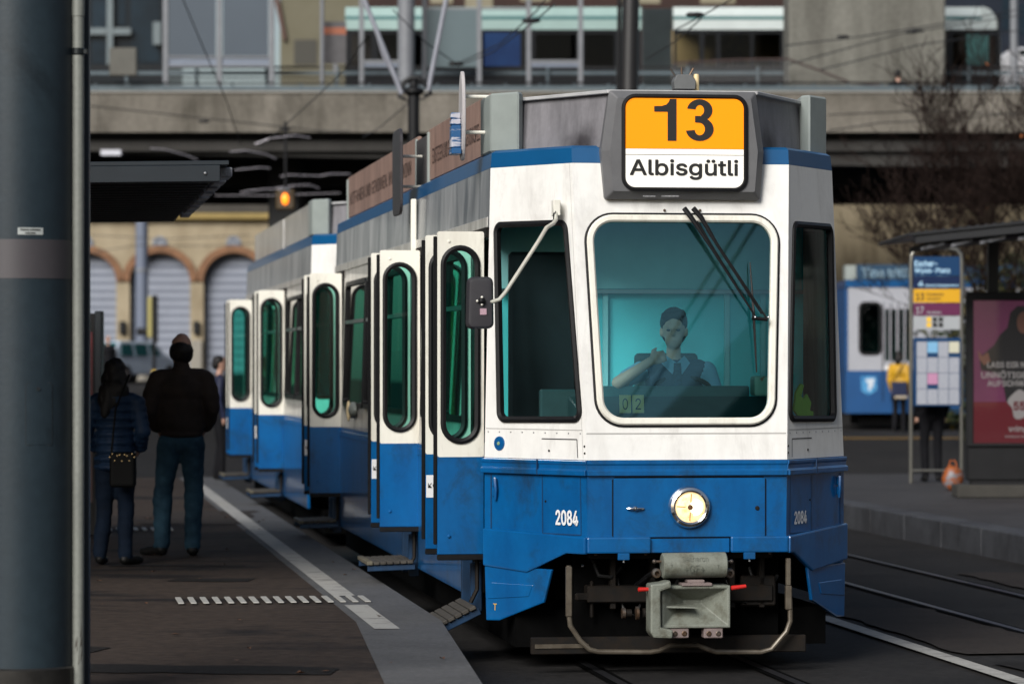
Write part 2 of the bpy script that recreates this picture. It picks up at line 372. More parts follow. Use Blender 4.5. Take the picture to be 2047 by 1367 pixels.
# ================================================================== THE SETTING
TH = R(7.94); cT, sT = math.cos(TH), math.sin(TH); X0, Y0 = 1.03, 20.0
def TW(x, y, z=0.0): return Vector((X0 + cT * x - sT * y, Y0 + sT * x + cT * y, z))     # track frame -> world
def T(px, py, y):
    k = (px - CX) / FPX; x = (k * (Y0 + cT * y) - X0 + sT * y) / (cT - k * sT); Yw = Y0 + sT * x + cT * y
    return Vector((x, y, CAMZ + (CY - py) * Yw / FPX))
def gz(Y): return 0.0 if Y < 46 else (Y - 46) * 0.0155
# ground: one sheet rising gently towards the viaduct
mb = MB(); ys = [-60, -20, 0, 15, 25, 35, 46, 60, 80, 100, 130, 160, 220, 400, 900]; xs = [-600, -60, -20, -8, 0, 8, 20, 60, 600]
vs = [(x, y, -0.012 + (gz(min(y, 160)))) for y in ys for x in xs]; k = len(xs)
mb.add(vs, [(j * k + i, j * k + i + 1, (j + 1) * k + i + 1, (j + 1) * k + i) for j in range(len(ys) - 1) for i in range(k - 1)])
ground = tag(mb.build('ground', ASPHALT, smooth=True), 'dark asphalt ground running back under the viaduct', 'ground', kind='structure')
# tracks (own track x=0, second track at x=3.34 in the track frame)
trk = tag(thing('track', 'grooved tram rails set in the asphalt', 'track'), kind='structure')
for off in (0.0, 3.34):
    for g in (-.5, .5):
        m_ = MB()
        for a, b, z, mi in ((-.028, .028, .004, 0), (-.062, -.028, .001, 1), (.028, .062, .001, 1)):
            x0, x1 = off + g + a, off + g + b
            m_.add([TW(x0, -14, z), TW(x1, -14, z), TW(x1, 26.2, z), TW(x0, 26.2, z)], [(0, 1, 2, 3)], mi)
        m_.build('rail', [RAILST, BLACK], trk)
# white lane line between the tracks
tag(MB().add([TW(1.71, -12, .006), TW(1.84, -12, .006), TW(1.84, 4.2, .006), TW(1.71, 4.2, .006)], [(0, 1, 2, 3)]).build('lane_marking', MARK), 'worn white line painted on the road beside the front tram', 'road marking', kind='structure')
tag(MB().add([(6, 67, gz(67) + .004), (16, 67, gz(67) + .004), (16, 67.5, gz(67.5) + .004), (6, 67.5, gz(67.5) + .004)], [(0, 1, 2, 3)]).build('yellow_line', mat('yellow_paint', (.30, .17, .03), .7, var=.3, scale=4)), 'yellow line painted across the plaza before the far tram', 'road marking', kind='structure')

# ---- platform beside the front tram
PZ = 0.25
plat = thing('platform', 'dark asphalt boarding platform left of the trams', 'platform'); plat['kind'] = 'structure'
kin = [TW(-1.87, 27), TW(-1.87, .9), Vector((-.62, 16.6, 0)), Vector((.35, 5.3, 0))]
poly = kin + [Vector((.35, -30, 0)), Vector((-40, -30, 0)), Vector((-40, 48, 0))]
mb = MB(); n = len(poly)
mb.add([(p.x, p.y, PZ) for p in poly] + [(p.x, p.y, -.05) for p in poly], [tuple(range(n))] + [(i, (i + 1) % n, n + (i + 1) % n, n + i) for i in range(n)])
mb.build('asphalt', PLATF, plat)
kout = [TW(-1.35, 27), TW(-1.35, .9), Vector((-.143, 16.6, 0)), Vector((.83, 5.3, 0))]
def lerp(a, b, t): return a + (b - a) * t
for seg, cuts in ((0, [0, .14, .28, .42, .57, .71, .855, 1]), (1, [0, 1]), (2, [0, .5, 1])):
    for a, b in zip(cuts[:-1], cuts[1:]):
        q = [lerp(kin[seg], kin[seg + 1], a), lerp(kout[seg], kout[seg + 1], a), lerp(kout[seg], kout[seg + 1], b), lerp(kin[seg], kin[seg + 1], b)]
        c = sum(q, Vector()) / 4
        q = [c + (p - c) * .9985 for p in q]
        MB().add([(p.x, p.y, PZ + .004) for p in q] + [(p.x, p.y, -.05) for p in q], [(0, 1, 2, 3), (0, 4, 5, 1), (1, 5, 6, 2), (2, 6, 7, 3), (3, 7, 4, 0)]).build('kerb_stone', CONCK, plat)
MB().add([TW(-1.82, .25, PZ + .008), TW(-1.67, .25, PZ + .008), TW(-1.67, 2.25, PZ + .008), TW(-1.82, 2.25, PZ + .008)], [(0, 1, 2, 3)]).build('guide_line', MARK, plat)
MB().add([TW(-1.82, 3.12, PZ + .008), TW(-1.67, 3.12, PZ + .008), TW(-1.67, 26.5, PZ + .008), TW(-1.82, 26.5, PZ + .008)], [(0, 1, 2, 3)]).build('guide_line', MARK, plat)
base = MB().box((-.019, -.27, 0), (.019, .27, .008)).build('tactile_bar', mat('tactile_white', (.55, .54, .5), .65, var=.3, scale=12), plat, bevel=.002)
me = base.data; first = True
for rowy, xa, cnt in ((2.73, -2.86, 16), (12.4, -3.6, 14)):
    for i in range(cnt):
        o = base if first else bpy.data.objects.new('tactile_bar', me)
        if not first: COL.objects.link(o); o.parent = plat
        first = False
        o.location = TW(xa + i * .081, rowy, PZ + .009); o.rotation_euler = (0, 0, TH)
# old repairs, joints and a cover strip in the asphalt
def patch(parent, frame_, pts, z, m, nm, jag=.03, seed=1):
    rg = random.Random(seed); pl = densify(pts, .25); pl = [(u + rg.uniform(-jag, jag), v + rg.uniform(-jag, jag)) for u, v in pl]
    MB().pane(pl, lambda u, v, h: frame_(u, v, z)).build(nm, m, parent)
WORLD = lambda u, v, z: Vector((u, v, z))
PATCH = mat('asphalt_patch_dark', (.017, .014, .013), .85, scale=2, col2=(.010, .009, .008), bump=.5, bscale=120, fine=.3, spec=.2)
PATCHL = mat('asphalt_patch_pale', (.052, .042, .036), .85, scale=2, col2=(.036, .029, .025), bump=.5, bscale=120, fine=.3, spec=.2)
for k, (pts, m) in enumerate((([(-3.15, 26.2), (-2.1, 26.2), (-2.1, 26.32), (-3.15, 26.3)], PATCH), ([(-2.45, 24.4), (-1.9, 24.4), (-1.88, 24.75), (-2.45, 24.8)], PATCH), ([(-3.6, 18.6), (-2.3, 18.4), (-2.2, 18.75), (-3.6, 19.0)], PATCH), ([(-2.5, 17.3), (-.95, 17.1), (-.9, 17.5), (-2.6, 17.8)], PATCH), ([(-4.0, 20.4), (-2.9, 20.5), (-2.9, 21.6), (-4.0, 21.6)], PATCHL), ([(-3.6, 33), (-2.6, 33), (-2.7, 36), (-3.7, 36)], PATCHL))):
    patch(plat, WORLD, pts, PZ + .003 + .0006 * k, m, 'asphalt_patch', .05, k)
for k, (pts, m) in enumerate((([(1.95, 1), (2.75, 1), (2.75, 5), (1.95, 5)], PATCHL), ([(1.98, -1.5), (2.5, -1.5), (2.5, .4), (1.98, .4)], PATCH), ([(4.1, 3), (4.9, 3), (4.9, 9), (4.1, 9)], PATCHL))):
    patch(ground, lambda u, v, z: TW(u, v, z), pts, .0015 + .0004 * k, m, 'asphalt_patch', .03, 20 + k)
# fallen leaves and litter
mb = MB(); rl = random.Random(3)
for i in range(70):
    p = TW(rl.uniform(-5.5, -1.4), rl.uniform(-3, 16), PZ + .012); a = rl.uniform(0, 6.3); s_ = rl.uniform(.015, .035)
    d = Vector((math.cos(a), math.sin(a), 0)); e = Vector((-d.y, d.x, 0)); up = Vector((0, 0, rl.uniform(.002, .012)))
    mb.add([p - d * s_, p + e * s_ * .6 + up, p + d * s_, p - e * s_ * .6 + up], [(0, 1, 2, 3)])
tag(mb.build('fallen_leaves', mat('dead_leaf', (.11, .05, .025), .8, var=.5, scale=30)), 'scattered small brown leaves lying on the platform', 'leaves', kind='stuff')

# ---- platform on the other side
pr = thing('platform', 'grey asphalt platform with stone kerb right of the second track', 'platform'); pr['kind'] = 'structure'
PLATR = mat('far_platform_asphalt', (.048, .045, .046), .7, scale=.8, col2=(.028, .026, .027), lo=.3, hi=.62, bump=.4, bscale=100, fine=.25)
q = [TW(5.42, -20), TW(5.42, 27.5), Vector((30, 49, 0)), Vector((30, 0, 0))]
MB().add([(p.x, p.y, PZ) for p in q] + [(p.x, p.y, -.05) for p in q], [(0, 1, 2, 3), (0, 1, 5, 4), (1, 2, 6, 5), (2, 3, 7, 6), (3, 0, 4, 7)]).build('asphalt', PLATR, pr)
KST = mat('kerb_granite', (.075, .078, .088), .7, scale=2.2, col2=(.030, .030, .034), lo=.3, hi=.6, bump=.3, bscale=60, fine=.2)
for i in range(26):
    y = -10 + i * 1.45
    MB().add([TW(x, yy, z) for z in (-.05, PZ + .004) for x, yy in ((5.1, y), (5.415, y), (5.415, y + 1.435), (5.1, y + 1.435))],
             [(4, 5, 6, 7), (0, 4, 7, 3), (0, 1, 5, 4), (1, 2, 6, 5), (2, 3, 7, 6)]).build('kerb_stone', KST, pr, bevel=.012)

# ================================================================== TRAMS
def prof(z):
    K = ((.2, .585, 0.0, 1.11, .70), (1.25, .600, 0.0, 1.11, .70), (3.0, .655, .20, 1.06, .80), (3.5, .67, .257, 1.045, .83))
    for a, b in zip(K[:-1], K[1:]):
        if z <= b[0] or b is K[-1]:
            t = (z - a[0]) / (b[0] - a[0]); return [a[i] + (b[i] - a[i]) * t for i in range(1, 5)]
FL = 0.87
def front(u, v, h): fw, fy, cw, cy = prof(v); return Vector((u, fy - h, v + .1 * h * (1 if v > 1.25 else 0)))
def facet(side):
    def f(u, v, h):
        fw, fy, cw, cy = prof(v); a = Vector((side * cw, cy, v)); b = Vector((side * fw, fy, v)); p = a + (b - a) * (u / FL)
        d = (b - a); nn = Vector((side * abs(d.y), -abs(d.x), 0)).normalized(); return p + nn * h
    return f
def sidew(side):
    def f(u, v, h): return Vector((side * (prof(v)[2] + h), u, v))
    return f
def FU(px, py, side):
    f = facet(side); z = 1.9
    for _ in range(12):
        lo, hi = -.4, 1.4
        for _ in range(30):
            t = (lo + hi) / 2; p = f(t * FL, z, 0); w = TW(p.x, p.y, z); x = CX + FPX * w.x / w.y
            if (x < px) == (side < 0): lo = t
            else: hi = t
        z = CAMZ + (CY - py) * w.y / FPX
    return (t * FL, z)
FW_, FE_ = facet(-1), facet(1)
ZB = 1.25

def door_leaf(root, y, swing=0.0, sticker=None):
    """folding door leaf standing out from the doorway; outer face towards -y"""
    def mp(u, v, h): return Vector((-1.10 - u * math.cos(swing), y - h - u * math.sin(swing), v))
    w = .285; z0, z1 = .66, 2.615
    pill = rect(.045, .245, 1.35, 2.51)
    m_ = MB().plate(rrect(0, w, ZB, z1, .012, 2), [round_poly(pill, .1, 7)], mp, 0, -.035)
    lf = m_.build('door_leaf', CREAM, root, smooth=True)
    MB().plate(rect(0, w, z0, ZB - .001), [], mp, 0, -.035).build('lower_panel', BLUE, lf, bevel=.003)
    MB().plate(rect(.0, w, z0 - .035, z0 - .001), [], mp, .006, -.04).build('rubber_edge', RUBBER, lf, bevel=.004)
    MB().plate(rect(w + .001, w + .022, z0 + .06, z1 - .03), [], mp, -.004, -.034).build('rubber_edge', RUBBER, lf, bevel=.004)
    MB().frame(pill, .1, [(-.022, 0), (-.022, .010), (-.006, .016), (.012, .008), (.012, -.02)], mp).build('window_seal', RUBBER, lf, smooth=True)
    MB().pane(round_poly(inset(pill, .008), .092, 7), mp, -.016).build('window_glass', GLASSD, lf)
    MB().lathe(mp(.215, z0 + .11, .0), mp(0, 0, 1) - mp(0, 0, 0), [(.011, 0), (.011, .006), (.006, .010), (0, .011)], 8).build('bolt', BLUE, lf)
    MB().lathe(mp(.215, z1 - .06, .0), mp(0, 0, 1) - mp(0, 0, 0), [(.009, 0), (.008, .006), (0, .008)], 8).build('bolt', CREAM, lf)
    if sticker:
        MB().plate(rect(w - .10, w - .004, .98, 1.12), [], mp, .003, .0005).build('notice', WHITEINK, lf)
        text('lettering', sticker, (w - .015, w - .075, 1.04, 1.07), mp, INK, lf, .005)
    return lf

def step(root, y, tilt=0.0, z=.40):
    """folding step: blue side cheek, frame and ribbed boards"""
    M = Matrix.Rotation(-tilt, 3, 'Y'); piv = Vector((-1.13, 0, z))
    def q(p): return M @ (Vector(p) - piv) + piv
    bx4 = [MB().box(a, b) for a, b in (((-1.47, y + .03, z - .045), (-1.13, y + .055, z - .004)), ((-1.47, y + .68, z - .045), (-1.13, y + .705, z - .004)))]
    f_ = MB().add([q(v) for v in bx4[0].v], bx4[0].f).build('step_frame', mat('step_frame_shade', (.003, .03, .08), .5, var=.4, scale=8), root, bevel=.004)  # blue darkened to carry the shade of the open door leaves
    MB().add([q(v) for v in bx4[1].v], bx4[1].f).build('step_cheek', mat('step_frame_shade', (.003, .03, .08), .5, var=.4, scale=8), f_, bevel=.004)
    for i in range(7):
        x = -1.475 + i * .048
        b = MB().box((x, y + .01, z), (x + .042, y + .73, z + .022 + (.006 if i == 0 else 0)))
        MB().add([q(v) for v in b.v], b.f).build('step_board', WOOD if i else mat('pale_step_nosing', (.13, .115, .08), .7, var=.5, scale=9), f_, bevel=.004)
    return f_

def make_tram(root, doors, L, wins, front_detail, steps=True):
    # --- shells: upper white, lower blue, for both sides, front, rear
    rear = lambda f: (lambda u, v, h: Vector((f(u, v, h).x, L - f(u, v, h).y, f(u, v, h).z)))
    ws = inset([(-.53, 1.452), (.53, 1.452), (.585, 2.695), (-.585, 2.695)], 0)
    wsh = round_poly(inset(ws, .02), .14, 8)
    wl_ = [FU(997, 842, -1), FU(1164, 842, -1), FU(1133, 441, -1), FU(990, 446, -1)]
    up = MB().plate([(-.600, ZB), (.600, ZB), (.655, 3.0), (-.655, 3.0)], [wsh], front, 0, -.03)
    shell = up.build('front_panel', WHITE, root, smooth=True)
    for sd_, f in ((-1, FW_), (1, FE_)):
        wq = wl_
        o = MB().plate([(0, ZB), (FL, ZB), (FL, 3.0), (0, 3.0)], [round_poly(inset(wq, .012), .05, 6)], f, 0, -.03).build('corner_panel', WHITE, root, smooth=True)
        MB().frame(wq, .062, [(-.006, 0), (-.006, .012), (.012, .020), (.030, .012), (.030, -.02)], f).build('window_seal', RUBBER, o, smooth=True)
        MB().pane(round_poly(inset(wq, .02), .05, 6), f, -.012).build('window_glass', GLASSC, o)
    # windscreen: rubber line, white frame, glass
    MB().frame(ws, .16, [(-.012, 0), (-.010, .008), (.0, .010), (.004, .004)], front, 9).build('windscreen_rubber', RUBBER, root, smooth=True)
    wf = MB().frame(ws, .16, [(.002, .0), (.002, .016), (.010, .026), (.034, .026), (.044, .016), (.046, -.02)], front, 9).build('windscreen_frame', CREAM, root, smooth=True)
    MB().pane(round_poly(inset(ws, .04), .125, 9), front, -.008).build('windscreen_glass', GLASSF, wf)
    # lower blue front
    ZL = .79
    MB().plate(rect(-.595, .595, ZL, ZB - .002), [], front, 0, -.03).build('lower_front_panel', BLUE, root)
    for f in (FW_, FE_):
        MB().plate(rect(0, FL, ZL, ZB - .002), [], f, 0, -.03).build('lower_corner_panel', BLUE, root)
    # roof edge band + roof
    m_ = MB(); tz = 3.105
    ring = lambda z, i: [Vector((-prof(z)[2] + i, L - prof(z)[3], z)), Vector((-prof(z)[2] + i, prof(z)[3], z)), Vector((-prof(z)[0] + i * .5, prof(z)[1] + i, z)),
                         Vector((prof(z)[0] - i * .5, prof(z)[1] + i, z)), Vector((prof(z)[2] - i, prof(z)[3], z)), Vector((prof(z)[2] - i, L - prof(z)[3], z)),
                         Vector((prof(z)[0] - i * .5, L - prof(z)[1] - i, z)), Vector((-prof(z)[0] + i * .5, L - prof(z)[1] - i, z))]
    a, b, c = ring(3.001, 0), ring(tz - .015, .006), ring(tz, .03)
    m_.add(a + b + c, [(k, (k + 1) % 8, 8 + (k + 1) % 8, 8 + k) for k in range(8)] + [(8 + k, 8 + (k + 1) % 8, 16 + (k + 1) % 8, 16 + k) for k in range(8)] + [tuple(range(16, 24))])
    m_.build('roof_band', mat('tram_band_blue', (.002, .085, .23), .4, var=.12, scale=3, coat=.3), root)
    # rear closing panels
    MB().plate([(-.60, .4), (.60, .4), (.655, 3.0), (-.655, 3.0)], [], rear(front), 0, -.03).build('rear_panel', WHITE, root)
    for f in (FW_, FE_):
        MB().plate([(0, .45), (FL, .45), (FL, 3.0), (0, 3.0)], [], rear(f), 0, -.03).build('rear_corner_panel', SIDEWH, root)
    # sides
    for sd_ in (-1, 1):
        f = sidew(sd_); ya, yb = .8, L - .8
        dd = doors if sd_ < 0 else []
        holes = [rrect(w0, w1, 1.45, 2.55, .06, 3) for w0, w1 in wins]
        # cantrail above the doors
        MB().plate(rect(.8, L - .8, 2.64, 3.0), [], f, 0, -.03).build('cantrail', REFLGREY, root)
        MB().plate(rect(.82, L - .82, 2.642, 2.705), [], f, .010, .001).build('rain_strip', SIDEWH, root, bevel=.003)
        spans = []; last = .72
        for y in dd: spans.append((last, y + .03)); last = y + .72
        spans.append((last, L - .7))
        for s0, s1 in spans:
            if s1 - s0 < .12: continue
            hs_ = [rrect(w0, w1, 1.45, 2.52, .06, 3) for w0, w1 in wins if w0 > s0 + .02 and w1 < s1 - .02]
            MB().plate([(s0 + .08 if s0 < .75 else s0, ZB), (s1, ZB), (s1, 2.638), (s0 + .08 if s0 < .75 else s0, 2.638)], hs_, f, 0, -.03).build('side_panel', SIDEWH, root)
            MB().plate(rect(s0, s1, .36, ZB - .002), [], f, 0, -.03).build('lower_side_panel', BLUE, root, bevel=.004)
            MB().plate(rect(s0, s1, ZB - .08, ZB - .03), [], f, .012, -.0).build('belt_strip', BLUE, root, bevel=.003)
        for w0, w1 in wins:
            pts = rect(w0, w1, 1.45, 2.52)
            if any(w0 < y + .72 and w1 > y for y in dd): continue
            sw = MB().frame(pts, .06, [(-.01, 0), (-.01, .014), (.03, .014), (.03, -.02)], f, 3).build('side_window_seal', RUBBER, root)
            MB().pane(round_poly(inset(pts, .02), .05, 3), f, -.01).build('window_glass', GLASSS, sw)
            MB().plate(rect(w0 + .05, w1 - .05, 2.16, 2.19), [], f, .012, -.012).build('window_bar', STEEL, sw)
    # floor, interior, underframe
    MB().box((-1.06, .9, .86), (1.06, L - .9, .90)).build('floor', FLOORIN, root)
    MB().box((-.98, 1.24, .9), (.98, 1.28, 2.92)).build('cab_rear_wall', CABWALL, root)
    MB().box((-.95, .5, .12), (.95, L - .5, .34)).build('underframe', BLACK, root)
    for k, yy in enumerate((2.4, L - 2.9)):
        MB().box((-.78, yy - .9, .08), (.78, yy + .9, .5)).build('bogie', BLACK, root)
        for dy in (-.6, .6):
            for sx in (-1, 1):
                MB().cyl((sx * .46, yy + dy, .33), (sx * .56, yy + dy, .33), .33, n=20).build('wheel', DKIRON, root)
    # passenger seats and grab poles
    SEAT = mat('seat_green', (.03, .16, .14), .6, var=.2, scale=6)
    yy = 2.2
    while yy < L - 1.6:
        for xx in (-.55, .62):
            if xx > 0 or not any(y - .6 < yy < y + .9 for y in doors):
                st_ = MB().box((xx - .28, yy, 1.28), (xx + .28, yy + .45, 1.36)).build('seat', SEAT, root, bevel=.02)
                MB().box((xx - .28, yy + .40, 1.36), (xx + .28, yy + .47, 1.92)).build('seat_back', SEAT, st_, bevel=.02)
                MB().box((xx - .05, yy + .18, .9), (xx + .05, yy + .3, 1.279)).build('seat_pedestal', BLACK, st_)
        yy += .86
    for y in doors:
        if y < 2: continue
        for xx, dy in ((-.78, .02), (-.78, .70), (-.1, .36)): MB().cyl((xx, y + dy, .9), (xx, y + dy, 2.9), .018, n=10).build('grab_pole', mat('pole_yellow', (.6, .42, .05), .4), root, smooth=True)
    # doors
    for i, y in enumerate(doors):
        door_leaf(root, y, 0.02); door_leaf(root, y + .64, 0.02, 'KO')
        MB().plate(rect(y + .03, y + .72, 2.58, 2.64), [], sidew(-1), .012, -.06).build('door_header', DKIRON, root)
        MB().box((-1.09, y + .1, .42), (-.9, y + .68, .86)).build('step_well', BLACK, root)
        for yy in (y + .16, y + .6):
            MB().box((-1.16, yy, .30), (-1.09, yy + .05, .60)).build('step_bracket', mat('step_frame_shade', (.003, .03, .08), .5, var=.4, scale=8), root, bevel=.006)
        MB().tube([(-1.13, y + .1, .62), (-1.13, y + .1, .44), (-1.17, y + .1, .36)], .013, 6).build('door_rod', DKIRON, root)
        if steps: step(root, y, R(26) if i == 0 and front_detail else R(2), .335 if i == 0 and front_detail else .40)
    # gray fairing with destination sign, equipment boxes
    fz0, fz1 = 3.095, 3.42
    fa = [(-.90, .86), (-.445, .15), (.445, .15), (.90, .86)]
    m_ = MB(); vs = [Vector((x, y, fz0)) for x, y in fa] + [Vector((x * .985, y + .03, fz1)) for x, y in fa] + [Vector((-.9, 1.5, fz0)), Vector((.9, 1.5, fz0)), Vector((-.88, 1.5, fz1)), Vector((.88, 1.5, fz1))]
    m_.add(vs, [(0, 1, 5, 4), (1, 2, 6, 5), (2, 3, 7, 6), (8, 0, 4, 10), (3, 9, 11, 7), (4, 5, 6, 7, 11, 10)])
    fair = m_.build('roof_fairing', FAIRGREY, root)
    lip = [(-.91, .87), (-.452, .135), (.452, .135), (.91, .87)]
    MB().prism([(x, y) for x, y in lip] + [(.90, .90), (.44, .17), (-.44, .17), (-.90, .90)], 0, .022, lambda u, v, h: Vector((u, v, fz1 - .012 + h))).build('fairing_lip', mat('fairing_lip_pale', (.45, .45, .45), .4, var=.2, scale=8), fair, bevel=.004)
    for sx in (-1, 1):
        pb = [(sx * 1.05, .90), (sx * .90, .72), (sx * .86, .80), (sx * .93, 1.35), (sx * 1.05, 1.35)]
        MB().prism(pb if sx < 0 else pb[::-1], 0, .36, lambda u, v, h: Vector((u, v, 3.10 + h))).build('equipment_box', BOXGREY, root, bevel=.012)
    return shell

# ---------------- front tram
A = thing('tram', 'sharp blue and white front tram with orange line 13 destination sign', 'tram', (X0, Y0, 0), TH, 'blue and white trams at the stop')
D1 = [.80, 4.29, 10.55]
make_tram(A, D1, 12.3, [(1.75, 2.85), (2.95, 4.15), (5.25, 6.7), (6.8, 8.4), (8.5, 10.3)], True)
# destination sign
hs0 = T(1204, 399, .12); hs1 = T(1530, 399, .12)
SG = lambda u, v, h: Vector((u, .17 - h, v))      # upright sign plane
hx0, hx1, hz0, hz1 = -.49, .487, 2.785, 3.425
hp = [(hx0 + .022, hz0), (hx1 - .022, hz0), (hx1, 3.07), (hx1 - .048, hz1), (hx0 + .048, hz1), (hx0, 3.07)]
sign = MB()
lo_ = round_poly(inset(hp, .0), .014, 4); li = round_poly(inset(hp, .045), .012, 4); k = len(lo_)
sign.add([SG(u, v, -.2) for u, v in lo_] + [SG(u, v, .035) for u, v in lo_] + [SG(u, v, .085) for u, v in li],
         [(i, (i + 1) % k, k + (i + 1) % k, k + i) for i in range(k)] + [(k + i, k + (i + 1) % k, 2 * k + (i + 1) % k, 2 * k + i) for i in range(k)] + [tuple(range(2 * k, 3 * k))])
sign = sign.build('destination_sign', SIGNGREY, A, smooth=True)
dp = T(1246, 192, .09); dq = T(1490, 380, .09)
sx0, sx1, sz1, sz0 = dp.x, dq.x, dp.z, dq.z
bez = rect(sx0, sx1, sz0, sz1)
MB().frame(bez, .07, [(-.012, .084), (-.012, .097), (.004, .100), (.012, .090), (.012, .080)], SG).build('bezel', RUBBER, sign, smooth=True)
zo = T(1370, 298, .09).z; zw = T(1370, 310, .09).z
inn = round_poly(inset(bez, .010), .06, 7)
def clip(poly, lo, hi): return [(u, min(max(v, lo), hi)) for u, v in poly]
def dedupe(p):
    o = []
    for q in p:
        if not o or abs(q[0] - o[-1][0]) + abs(q[1] - o[-1][1]) > 1e-5: o.append(q)
    return o
MB().pane(dedupe(clip(inn, zo, 9)), SG, .088).build('display_field', ORANGE, sign)
MB().pane(dedupe(clip(inn, 0, zo - .002)), SG, .088).build('display_field', DISPWHITE, sign)
MB().plate(rect(sx0 + .012, sx1 - .012, zw - .002, zw + .002), [], SG, .0905, .087).build('roller_seam', mat('seam_grey', (.3, .28, .25), .6), sign)
def TB(a, b, c, d, y): p = T(a, b, y); q = T(c, d, y); return (p.x, q.x, q.z, p.z)
nb_ = TB(1307, 198, 1426, 283, .09); nw = nb_[1] - nb_[0]; nh = nb_[3] - nb_[2]
one = [(.225, 0), (.375, 0), (.375, 1), (.262, 1), (.245, .93), (.205, .865), (.13, .83), (.0, .825), (.0, .69), (.225, .69)]
MB().pane([(nb_[0] + u * nw, nb_[2] + v * nh) for u, v in one], SG, .0915).build('numeral_lettering', INK, sign, flip=False)
def arc(cx, cy, rx, ry, a0, a1, n=18): return [(cx + rx * math.cos(R(a0 + (a1 - a0) * i / n)), cy + ry * math.sin(R(a0 + (a1 - a0) * i / n))) for i in range(n + 1)]
# thick stroke: upper bowl, middle bar, lower bowl
def strip(oa, ia): return MB().add([SG(nb_[0] + u * nw, nb_[2] + v * nh, .0915) for u, v in oa + ia], [(i, i + 1, len(oa) + i + 1, len(oa) + i) for i in range(len(oa) - 1)])
three = strip(arc(.765, .735, .215, .265, 172, -72), arc(.765, .735, .072, .125, 172, -72))
t2 = strip(arc(.765, .285, .235, .285, 75, -172), arc(.765, .285, .086, .145, 75, -172))
three.add([v - Vector((0, .0001, 0)) for v in t2.v], t2.f)
three.add([SG(nb_[0] + u * nw, nb_[2] + v * nh, .0917) for u, v in ((.685, .445), (.80, .43), (.85, .51), (.80, .60), (.685, .60))], [(0, 1, 2, 3, 4)])
three.build('numeral_lettering', INK, sign, flip=False)
text('place_lettering', 'Albisgütli', TB(1258, 318, 1475, 361, .09), SG, INK, sign, .0915, bold=.020)
for e0, e1 in ((1285, 1310), (1322, 1357)):
    q_ = TB(e0, 391, e1, 394, .09); MB().plate(rect(*q_), [], SG, .0868, .084).build('worn_engraving', mat('pale_engraving', (.30, .30, .30), .7, scale=90, col2=(.14, .14, .145), lo=.45, hi=.6), sign)
# sloping hood in front of lower sign edge is part of the housing; seams on the front
def seam(parent, f, pts, w=.006, h=.0015, m=None):
    for a, b in zip(pts[:-1], pts[1:]):
        d = Vector((b[0] - a[0], b[1] - a[1])).normalized(); n_ = Vector((-d.y, d.x)) * w / 2
        q = [(a[0] - n_.x, a[1] - n_.y), (b[0] - n_.x, b[1] - n_.y), (b[0] + n_.x, b[1] + n_.y), (a[0] + n_.x, a[1] + n_.y)]
        MB().add([f(u, v, h) for u, v in q], [(0, 1, 2, 3)]).build('panel_seam', m or mat('seam_dark', (.03, .03, .035), .7), parent)
SEAMG = mat('seam_soft_grey', (.42, .41, .39), .7)
seam(A, front, [(-.597, 1.405), (.597, 1.405)], .008, .002, SEAMG)
for f, ub in ((FW_, FL), (FE_, FL)):
    seam(A, f, [(.01, 1.425), (ub - .02, 1.425)], .005, .002, SEAMG)
    for i in range(9):
        MB().lathe(f(.03 + i * .1, 1.405, 0), f(0, 1.4, 1) - f(0, 1.4, 0), [(.005, 0), (.004, .003), (0, .004)], 6).build('rivet', STEEL, A)
    seam(A, f, [(.50, 1.37), (.80, 1.37), (.80, 1.262)], .006, .002)
    MB().lathe(f(.56, 1.30, 0), f(0, 1.3, 1) - f(0, 1.3, 0), [(.007, 0), (.007, .004), (0, .005)], 8).build('lock', DKIRON, A)
p = FU(999, 886, -1)
MB().lathe(FW_(p[0], p[1], 0), FW_(0, 1.3, 1) - FW_(0, 1.3, 0), [(.044, 0), (.042, .008), (.012, .011), (0, .011)], 18).build('indicator_button', BLUE, A, smooth=True)
MB().lathe(FW_(p[0], p[1], .011), FW_(0, 1.3, 1) - FW_(0, 1.3, 0), [(.012, 0), (.010, .004), (0, .005)], 10).build('indicator_lens', mat('dull_green_lens', (.25, .35, .2), .3), A)
# belt moulding
for nm, f, u0, u1 in (('a', front, -.598, .598), ('b', FW_, -.012, FL + .01), ('c', FE_, -.012, FL + .01)):
    bm_ = MB().prism([(0, 0), (.026, 0), (.026, .03), (.012, .036), (.012, .062), (.018, .068), (.018, .088), (0, .088)], u0, u1,
                     (lambda f: lambda a, b, u: f(u, 1.158 + b, a))(f)).build('belt_moulding', BLUE, A, bevel=.003)
    cuts = [.48] if f is not front else []
    for c_ in cuts: MB().plate(rect(c_ - .004, c_ + .004, 1.157, 1.248), [], f, .028, .02).build('moulding_joint', mat('blue_shadow_gap', (.003, .03, .09), .6), bm_)
